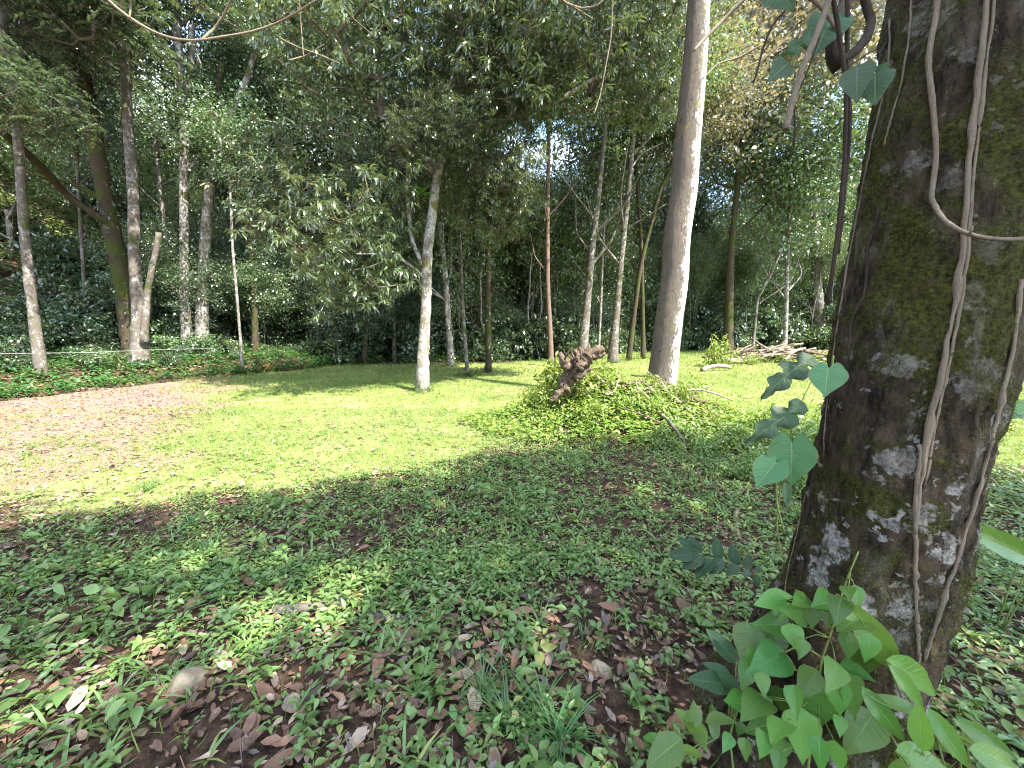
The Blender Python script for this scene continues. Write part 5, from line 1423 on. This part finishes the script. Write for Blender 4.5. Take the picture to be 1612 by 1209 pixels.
def plant_leaves(mb, tm, x, y, rng, lmin, lmax, k, hmax, tint=0.0):
    n = len(x); z = H(x, y)
    az0 = rng.uniform(0, 6.28, n); hh = rng.uniform(.25, 1, n) * hmax; ls = rng.uniform(lmin, lmax, n)
    lean = rng.normal(size=(n, 2)) * .25
    pt = np.clip(rng.beta(2, 2, n) + tint, 0, 1)
    for q in range(k):
        on = rng.random(n) < (.95 if q < 4 else .6)
        f = .45 + .55 * ((q // 2) / max(1, (k - 1) // 2))
        az = az0 + (q % 2) * math.pi + (q // 2) * 1.45 + rng.normal(size=n) * .25
        el = rng.normal(.18, .28, n)
        D = np.stack([np.cos(az) * np.cos(el), np.sin(az) * np.cos(el), np.sin(el)], -1)
        P = np.stack([x + lean[:, 0] * hh * f, y + lean[:, 1] * hh * f, z + hh * f], -1) + D * (ls * .12)[:, None]
        N = norm(np.array([0, 0, 1.0]) + rng.normal(size=(n, 3)) * .28)
        sc = rng.uniform(.75, 1.15, n)
        leaves(mb, tm, P[on], D[on], N[on], (ls * sc)[on], (ls * sc * rng.uniform(.42, .6, n))[on], np.clip(pt + rng.normal(size=n) * .12, 0, 1)[on])
def sample_field(n, y0, y1, rng, mask, pw=1.0, m=1.0):
    y = y0 + (y1 - y0) * rng.random(n * 4) ** pw; x = rng.uniform(-1, 1, n * 4) * (1.45 * y1 + m)
    k = in_view(x, y, m) & (rng.random(n * 4) < mask(x, y))
    return x[k][:n], y[k][:n]
TH = bpy.data.objects  # (names only)
def herbs():
    rng = np.random.default_rng(71)
    off_trunk = lambda x, y: ((x - 1.03) ** 2 + (y - 1.4) ** 2 > .38 ** 2)
    mk = lambda x, y: herb_mask(x, y) * off_trunk(x, y)
    mb = MB()
    x, y = sample_field(4600, 1.0, 2.7, rng, mk); plant_leaves(mb, T_smooth(), x, y, rng, .020, .052, 5, .09)
    x, y = sample_field(19000, 2.3, 7.8, rng, mk); plant_leaves(mb, T_six(), x, y, rng, .020, .048, 6, .08, .08)
    # strap-leaved rosettes and a larger-leaved herb, in drifts
    x, y = sample_field(800, 1.0, 5.5, rng, lambda x, y: sstep(.48, .62, fbm(x, y, .9, 101)) * off_trunk(x, y) * (1 - m_lawn(x, y))); n = len(x)
    for q in range(7):
        az = rng.uniform(0, 6.28, n); el = rng.uniform(.35, 1.2, n)
        D = np.stack([np.cos(az) * np.cos(el), np.sin(az) * np.cos(el), np.sin(el)], -1)
        leaves(mb, T_six(.05, .45), np.stack([x, y, H(x, y)], -1), D, np.stack([-np.cos(az) * np.sin(el), -np.sin(az) * np.sin(el), np.cos(el)], -1), rng.uniform(.06, .15, n), rng.uniform(.010, .018, n), rng.beta(2, 2, n))
    x, y = sample_field(190, 1.0, 4.0, rng, lambda x, y: sstep(.50, .64, fbm(x, y, 1.2, 131)) * off_trunk(x, y) * (1 - m_lawn(x, y)))
    plant_leaves(mb, T_smooth(), x, y, rng, .06, .105, 6, .16)
    tag(link('ground_cover', mb.mesh('ground_cover', [M['leaf_herb']])), 'small-leaved green herbs covering the shaded foreground', 'herbs', kind='stuff')
    mb = MB()
    x = rng.normal(2.0, 1.35, 3600); y = rng.normal(6.5, .55, 3600); k = m_mound(x, y) > .12
    plant_leaves(mb, T_six(), x[k], y[k], rng, .05, .10, 6, .22)
    x, y = sample_field(1500, 3.2, 13, rng, lambda x, y: m_lawn(x, y) * sstep(.5, .62, fbm(x, y, 1.1, 221))); plant_leaves(mb, T_six(), x, y, rng, .03, .08, 5, .07)
    x = rng.normal(12.4, 1.8, 350); y = rng.normal(18.2, .8, 350); plant_leaves(mb, T_six(), x, y, rng, .08, .16, 6, .25)
    tag(link('mound_herbs', mb.mesh('mound_herbs', [M['leaf_mound']])), 'yellow-green weeds covering the brush mounds', 'weeds', kind='stuff')
    # bank, slope and forest floor
    mb = MB()
    y = rng.uniform(7.5, 21, 9000); x = np.interp(y, BK_Y, BK_X) + .7 - rng.uniform(0, 1, 9000) ** 1.5 * 11
    k = (x > -1.6 * y - 1) & (rng.random(9000) < .35 + 1.1 * (fbm(x, y, .7, 15) - .2))
    plant_leaves(mb, T_six(), x[k], y[k], rng, .07, .15, 6, .40)
    tag(link('bank_herbs', mb.mesh('bank_herbs', [M['leaf_bank']])), 'leafy herbs covering the shaded bank', 'herbs', kind='stuff')
    mb = MB()
    y = rng.uniform(12, 40, 9000); x = np.interp(y, BK_Y, BK_X) - rng.uniform(5, 40, 9000)
    k = (x > -1.7 * y) & (rng.random(9000) < .25 + 1.3 * fbm(x, y, .5, 3))
    plant_leaves(mb, T_six(), x[k], y[k], rng, .14, .32, 6, .6, .1)
    tag(link('slope_ferns', mb.mesh('slope_ferns', [M['leaf_light']])), 'sunlit ferns and grass on the slope above the bank', 'ferns', kind='stuff')
    mb = MB()
    for o in list(bpy.data.objects):
        if o.parent is None and o.get('category') == 'tree' and o.location.y < 24 and o.name.split('.')[0] != 'mossy_giant_tree':
            q = 46; rr = np.abs(rng.normal(.12, .22, q)); aa = rng.uniform(0, 6.28, q)
            plant_leaves(mb, T_six(), o.location.x + rr * np.cos(aa), o.location.y + rr * np.sin(aa), rng, .05, .12, 6, .28, .1)
    x = rng.uniform(-22, 46, 9000); y = far_edge(x) + rng.uniform(0, 1, 9000) ** 1.3 * 24 - .8
    k = (np.abs(x) < 1.5 * y) & (rng.random(9000) < .9)
    plant_leaves(mb, T_six(), x[k], y[k], rng, .12, .30, 6, .55, -.1)
    tag(link('forest_floor_plants', mb.mesh('forest_floor_plants', [M['leaf_bank']])), 'low leafy plants on the shaded forest floor', 'plants', kind='stuff')
herbs()

def grass():
    rng = np.random.default_rng(72)
    mb = MB()
    for n, y0, y1, hh, wd, tm in ((95000, 3.0, 8.0, .060, .0055, T_tri()), (90000, 7.0, 14, .075, .010, T_tri()), (80000, 13, 31, .10, .020, T_tri())):
        x, y = sample_field(n, y0, y1, rng, lambda x, y: np.clip(m_lawn(x, y) * 1.05 + .30 * m_dirt(x, y) * (fbm(x, y, 1.8, 12) > .5) + .03, 0, 1) * (.35 + .9 * fbm(x, y, 2.2, 77)), .8)
        n = len(x); P = np.stack([x, y, H(x, y) - .004], -1)
        D = norm(np.array([0, 0, 1.0]) + rng.normal(size=(n, 3)) * .55)
        pt = np.clip(rng.beta(2, 2.3, n) + .7 * (fbm(x, y, .9, 23) - .5), 0, .99)
        leaves(mb, tm, P, D, rand_dirs(rng, n), rng.uniform(.5, 1.3, n) * hh * (.55 + 1.1 * fbm(x, y, 1.4, 57)), wd * rng.uniform(.7, 1.3, n), pt)
    x, y = sample_field(16000, 3.2, 16, rng, lambda x, y: m_lawn(x, y) * sstep(.52, .66, fbm(x, y, 1.7, 203)), .9); n = len(x)
    leaves(mb, T_blade(), np.stack([x, y, H(x, y) - .004], -1), norm(np.array([0, 0, .9]) + rng.normal(size=(n, 3)) * .5), rand_dirs(rng, n), rng.uniform(.07, .16, n), rng.uniform(.006, .012, n), rng.beta(2, 3, n))
    # thin grass through the shaded herbs
    x, y = sample_field(14000, 1.2, 6, rng, lambda x, y: .3 + .7 * fbm(x, y, 1.3, 83)); n = len(x)
    P = np.stack([x, y, H(x, y) - .004], -1)
    leaves(mb, T_blade(), P, norm(np.array([0, 0, .8]) + rng.normal(size=(n, 3)) * .6), rand_dirs(rng, n), rng.uniform(.04, .13, n), rng.uniform(.003, .006, n), rng.beta(2, 4, n))
    tag(link('lawn_grass', mb.mesh('lawn_grass', [M['grass']])), 'short bright grass of the sunlit lawn', 'grass', kind='stuff')
grass()

def dead_mesh(seed, mat):
    rng = np.random.default_rng(seed)
    wv = rng.uniform(.03, .08); curl = rng.uniform(.1, .9); wd = rng.uniform(.22, .42); tw = rng.normal() * .5
    V, nu, nv = [], 7, 2
    for i in range(nu + 1):
        u = i / nu; hw = wd * math.sin(math.pi * min(1, u ** .75 * .97 + .015)) ** .8
        for j in range(-nv, nv + 1):
            v = j / nv; a = curl * v * 1.3
            V.append((u - .5, hw * math.sin(a) / max(.6, curl), hw * (1 - math.cos(a)) * .9 + .16 * (u - .5) ** 2 * rng.uniform(.2, 1.6) + tw * (u - .5) * v * hw + rng.normal() * .012))
    k = 2 * nv + 1
    F4 = [(i * k + j, i * k + j + 1, (i + 1) * k + j + 1, (i + 1) * k + j) for i in range(nu) for j in range(2 * nv)]
    return make_mesh('dead_leaf', np.array(V), None, F4, [mat], {'rnd': np.zeros(len(V))})
def litter():
    rng = np.random.default_rng(73)
    DM = [dead_mesh(k, M['dead']) for k in range(14)]
    k = 0
    while k < 300:
        y = 1.05 + 2.1 * rng.random() ** 1.4; x = rng.uniform(-1, 1) * (1.4 * y + .2)
        if (x - 1.03) ** 2 + (y - 1.4) ** 2 < .36 ** 2: continue
        if rng.random() > .3 + .8 * float(np.clip(litter_gap(x, y), 0, 1)): continue
        o = link('fallen_leaf', DM[int(rng.integers(0, 14))], None, ground(x, y, .014 + rng.uniform(0, .02)))
        s_ = rng.choice([.045, .06, .075, .095, .13], p=[.28, .32, .25, .11, .04]) * rng.uniform(.85, 1.15); o.scale = (s_, s_, s_)
        o.rotation_euler = (rng.normal() * .28, rng.normal() * .25, rng.uniform(0, 6.28))
        tag(o, 'curled brown dead leaf lying on the soil between the seedlings', 'leaf', 'fallen leaves in the foreground'); k += 1
    mb = MB()
    cur = (np.array([(0, 0, .10), (.25, .8, .16), (.25, -.8, .05), (.5, 0, -.03), (.68, .75, .05), (.68, -.75, .16), (1, 0, .12)]), np.array([(0, 3, 1), (0, 2, 3), (1, 3, 4), (2, 5, 3), (3, 6, 4), (3, 5, 6)]), np.zeros((0, 4), int))
    x, y = sample_field(24000, .9, 7.5, rng, lambda x, y: (1 - .85 * m_lawn(x, y)) * (1 - m_dirt(x, y)) * (.35 + .8 * np.clip(litter_gap(x, y), 0, 1) + .4 * fbm(x, y, 1.7, 5)) * (1 - .6 * sstep(2.2, 3.2, y) * sstep(-2.5, .5, x)))
    n = len(x)
    def lay(x, y, lmin, lmax, dz=.012):
        n = len(x); az = rng.uniform(0, 6.28, n)
        D = norm(np.stack([np.cos(az), np.sin(az), rng.normal(size=n) * .16], -1)); N = norm(np.array([0, 0, 1.0]) + rng.normal(size=(n, 3)) * .22)
        L = rng.uniform(lmin, lmax, n)
        leaves(mb, cur, np.stack([x, y, H(x, y) + dz + rng.uniform(0, .012, n)], -1), D, N, L, L * rng.uniform(.35, .6, n), rng.random(n))
    q_ = rng.random(len(x)); a_ = q_ < .66; b_ = (q_ >= .66) & (q_ < .975); c_ = q_ >= .975
    lay(x[a_], y[a_], .015, .05); lay(x[b_], y[b_], .04, .085); lay(x[c_], y[c_], .08, .15, .016)
    xt, yt = sample_field(2600, .9, 6.5, rng, lambda x, y: (1 - m_lawn(x, y)) * (.4 + .6 * fbm(x, y, 1.9, 8)))
    nt_ = len(xt); az = rng.uniform(0, 6.28, nt_); L_ = rng.uniform(.03, .22, nt_) * rng.uniform(.3, 1, nt_)
    stk = (np.array([(0, 1, 0), (0, -.5, .9 / 40), (0, -.5, -.9 / 40), (.5, 1.6, .02), (.5, .1, .04), (1, 0, 0)], float), np.array([(3, 4, 5)]), np.array([(0, 1, 4, 3)]))
    leaves(mb, stk, np.stack([xt, yt, H(xt, yt) + rng.uniform(.004, .03, nt_)], -1), np.stack([np.cos(az), np.sin(az), rng.normal(size=nt_) * .12], -1), np.tile([0, 0, 1.0], (nt_, 1)) + rng.normal(size=(nt_, 3)) * .3, L_, rng.uniform(.003, .007, nt_), rng.random(nt_))
    yb = rng.uniform(8, 22, 4000); xb = np.interp(yb, BK_Y, BK_X) - rng.uniform(0, 6, 4000); lay(xb, yb, .08, .2)
    tag(link('leaf_litter', mb.mesh('leaf_litter', [M['dead']])), 'brown leaf litter between the herbs', 'leaf litter', kind='stuff')
    mb = MB()
    x, y = sample_field(9500, 2.6, 11, rng, lambda x, y: np.clip(m_dirt(x, y) * (.25 + .9 * fbm(x, y, 1.6, 44)) + .09 * m_lawn(x, y), 0, 1)); lay(x, y, .03, .09)
    xm = rng.normal(2.3, .8, 1500); ym = rng.normal(6.7, .4, 1500); k_ = rng.random(1500) < .5; lay(xm[k_], ym[k_], .05, .13, .12)
    tag(link('dry_leaf_litter', mb.mesh('dry_leaf_litter', [M['dead_dry']])), 'dry pinkish leaves scattered on the sunlit dirt', 'leaf litter', kind='stuff')
litter()

def seedlings():
    rng = np.random.default_rng(74)
    LM = []
    for k in range(9):
        mb = MB(); leaves(mb, T_smooth(.08 + .04 * (k % 3), .12 + .08 * (k % 4)), np.zeros((1, 3)), np.array([[1.0, 0, 0]]), np.array([[0, 0, 1.0]]), [1.0], [.42 + .05 * (k % 4)], np.array([.1 + .095 * k]))
        LM.append(mb.mesh('seedling_leaf', [M['leaf_herb']]))
    SMs = []
    for k in range(4):
        sm = MB(); sm.tube(np.array([[0, 0, -.01], [.003 * k, 0, .5], [0, .004, 1]]) * np.array([1, 1, 1.0]), [.0022, .002, .0014], 5); SMs.append(sm.mesh('seedling_stem', [M['stem']]))
    n = 0
    while n < 290:
        y = 1.05 + 1.5 * rng.random() ** 1.2; x = rng.uniform(-1, 1) * (1.4 * y + .1)
        if (x - 1.03) ** 2 + (y - 1.4) ** 2 < .38 ** 2 or rng.random() > herb_mask(x, y) + .15: continue
        t = thing('seedling', 'small green seedling with paired oval leaves growing through the dead leaves', 'plant', ground(x, y), 'seedlings in the foreground')
        k = int(rng.integers(4, 8)); h = rng.uniform(.03, .10); a0 = rng.uniform(0, 6.28); tone = int(rng.integers(0, 7)); big_ = rng.uniform(.65, 1.15)
        o = link('stem', SMs[n % 4], t); o.scale = (1, 1, h)
        for q in range(k):
            az = a0 + (q % 2) * math.pi + (q // 2) * 1.5 + rng.normal() * .2; el = rng.normal(.15, .25); L = rng.uniform(.032, .068) * big_
            d = np.array([math.cos(az) * math.cos(el), math.sin(az) * math.cos(el), math.sin(el)])
            p = np.array([0, 0, h * (.5 + .5 * (q // 2) / max(1, (k - 1) // 2))]) + d * .006
            put_leaf(t, np.zeros(3), LM[min(8, tone + int(rng.integers(0, 3)))], p, p + d * L, np.array([0, 0, 1.0]) + rng.normal(size=3) * .25)
        t.rotation_euler = (rng.normal() * .12, rng.normal() * .12, 0); n += 1
seedlings()
def tufts():
    spots = [(800, 1150, .26, 46), (880, 1175, .24, 50), (760, 1100, .24, 30), (850, 1130, .22, 34), (812, 925, .16, 24), (840, 905, .14, 22), (640, 965, .15, 18), (330, 880, .30, 26), (300, 830, .26, 22), (270, 860, .22, 18),
             (655, 1010, .15, 12), (1000, 880, .12, 16), (230, 775, .25, 26), (455, 915, .16, 16), (1545, 985, .18, 20), (1560, 900, .16, 18), (700, 860, .13, 16), (920, 1010, .12, 14)]
    for k, (px, py, hh, nb) in enumerate(spots):
        rng = np.random.default_rng(500 + k); p = G(px, py)
        n = nb; az = rng.uniform(0, 6.28, n); el = np.radians(rng.uniform(38, 88, n))
        D = np.stack([np.cos(az) * np.cos(el), np.sin(az) * np.cos(el), np.sin(el)], -1)
        N = norm(np.stack([-np.cos(az) * np.sin(el), -np.sin(az) * np.sin(el), np.cos(el)], -1) * -1)
        V0 = []; nu = 6
        for i in range(nu + 1):
            u = i / nu; V0 += [(u, 1 - u ** 2.2, .55 * u * u), (u, -(1 - u ** 2.2), .55 * u * u)]
        F4 = np.array([(2 * i, 2 * i + 1, 2 * i + 3, 2 * i + 2) for i in range(nu)])
        V0 = np.array(V0); V0[:, 0] -= .25 * V0[:, 0] ** 3
        mb = MB(); leaves(mb, (V0, np.zeros((0, 3), int), F4), np.stack([rng.normal(size=n) * .015, rng.normal(size=n) * .015, np.full(n, -.01)], -1), D, N, rng.uniform(.7, 1.35, n) * hh * .95, rng.uniform(.004, .007, n) * (1 + hh), rng.random(n))
        tag(link('grass_tuft', mb.mesh('grass_tuft', [M['tuft']]), None, p), 'tuft of long arching grass blades among the litter', 'grass tuft', 'grass tufts in the foreground')
tufts()
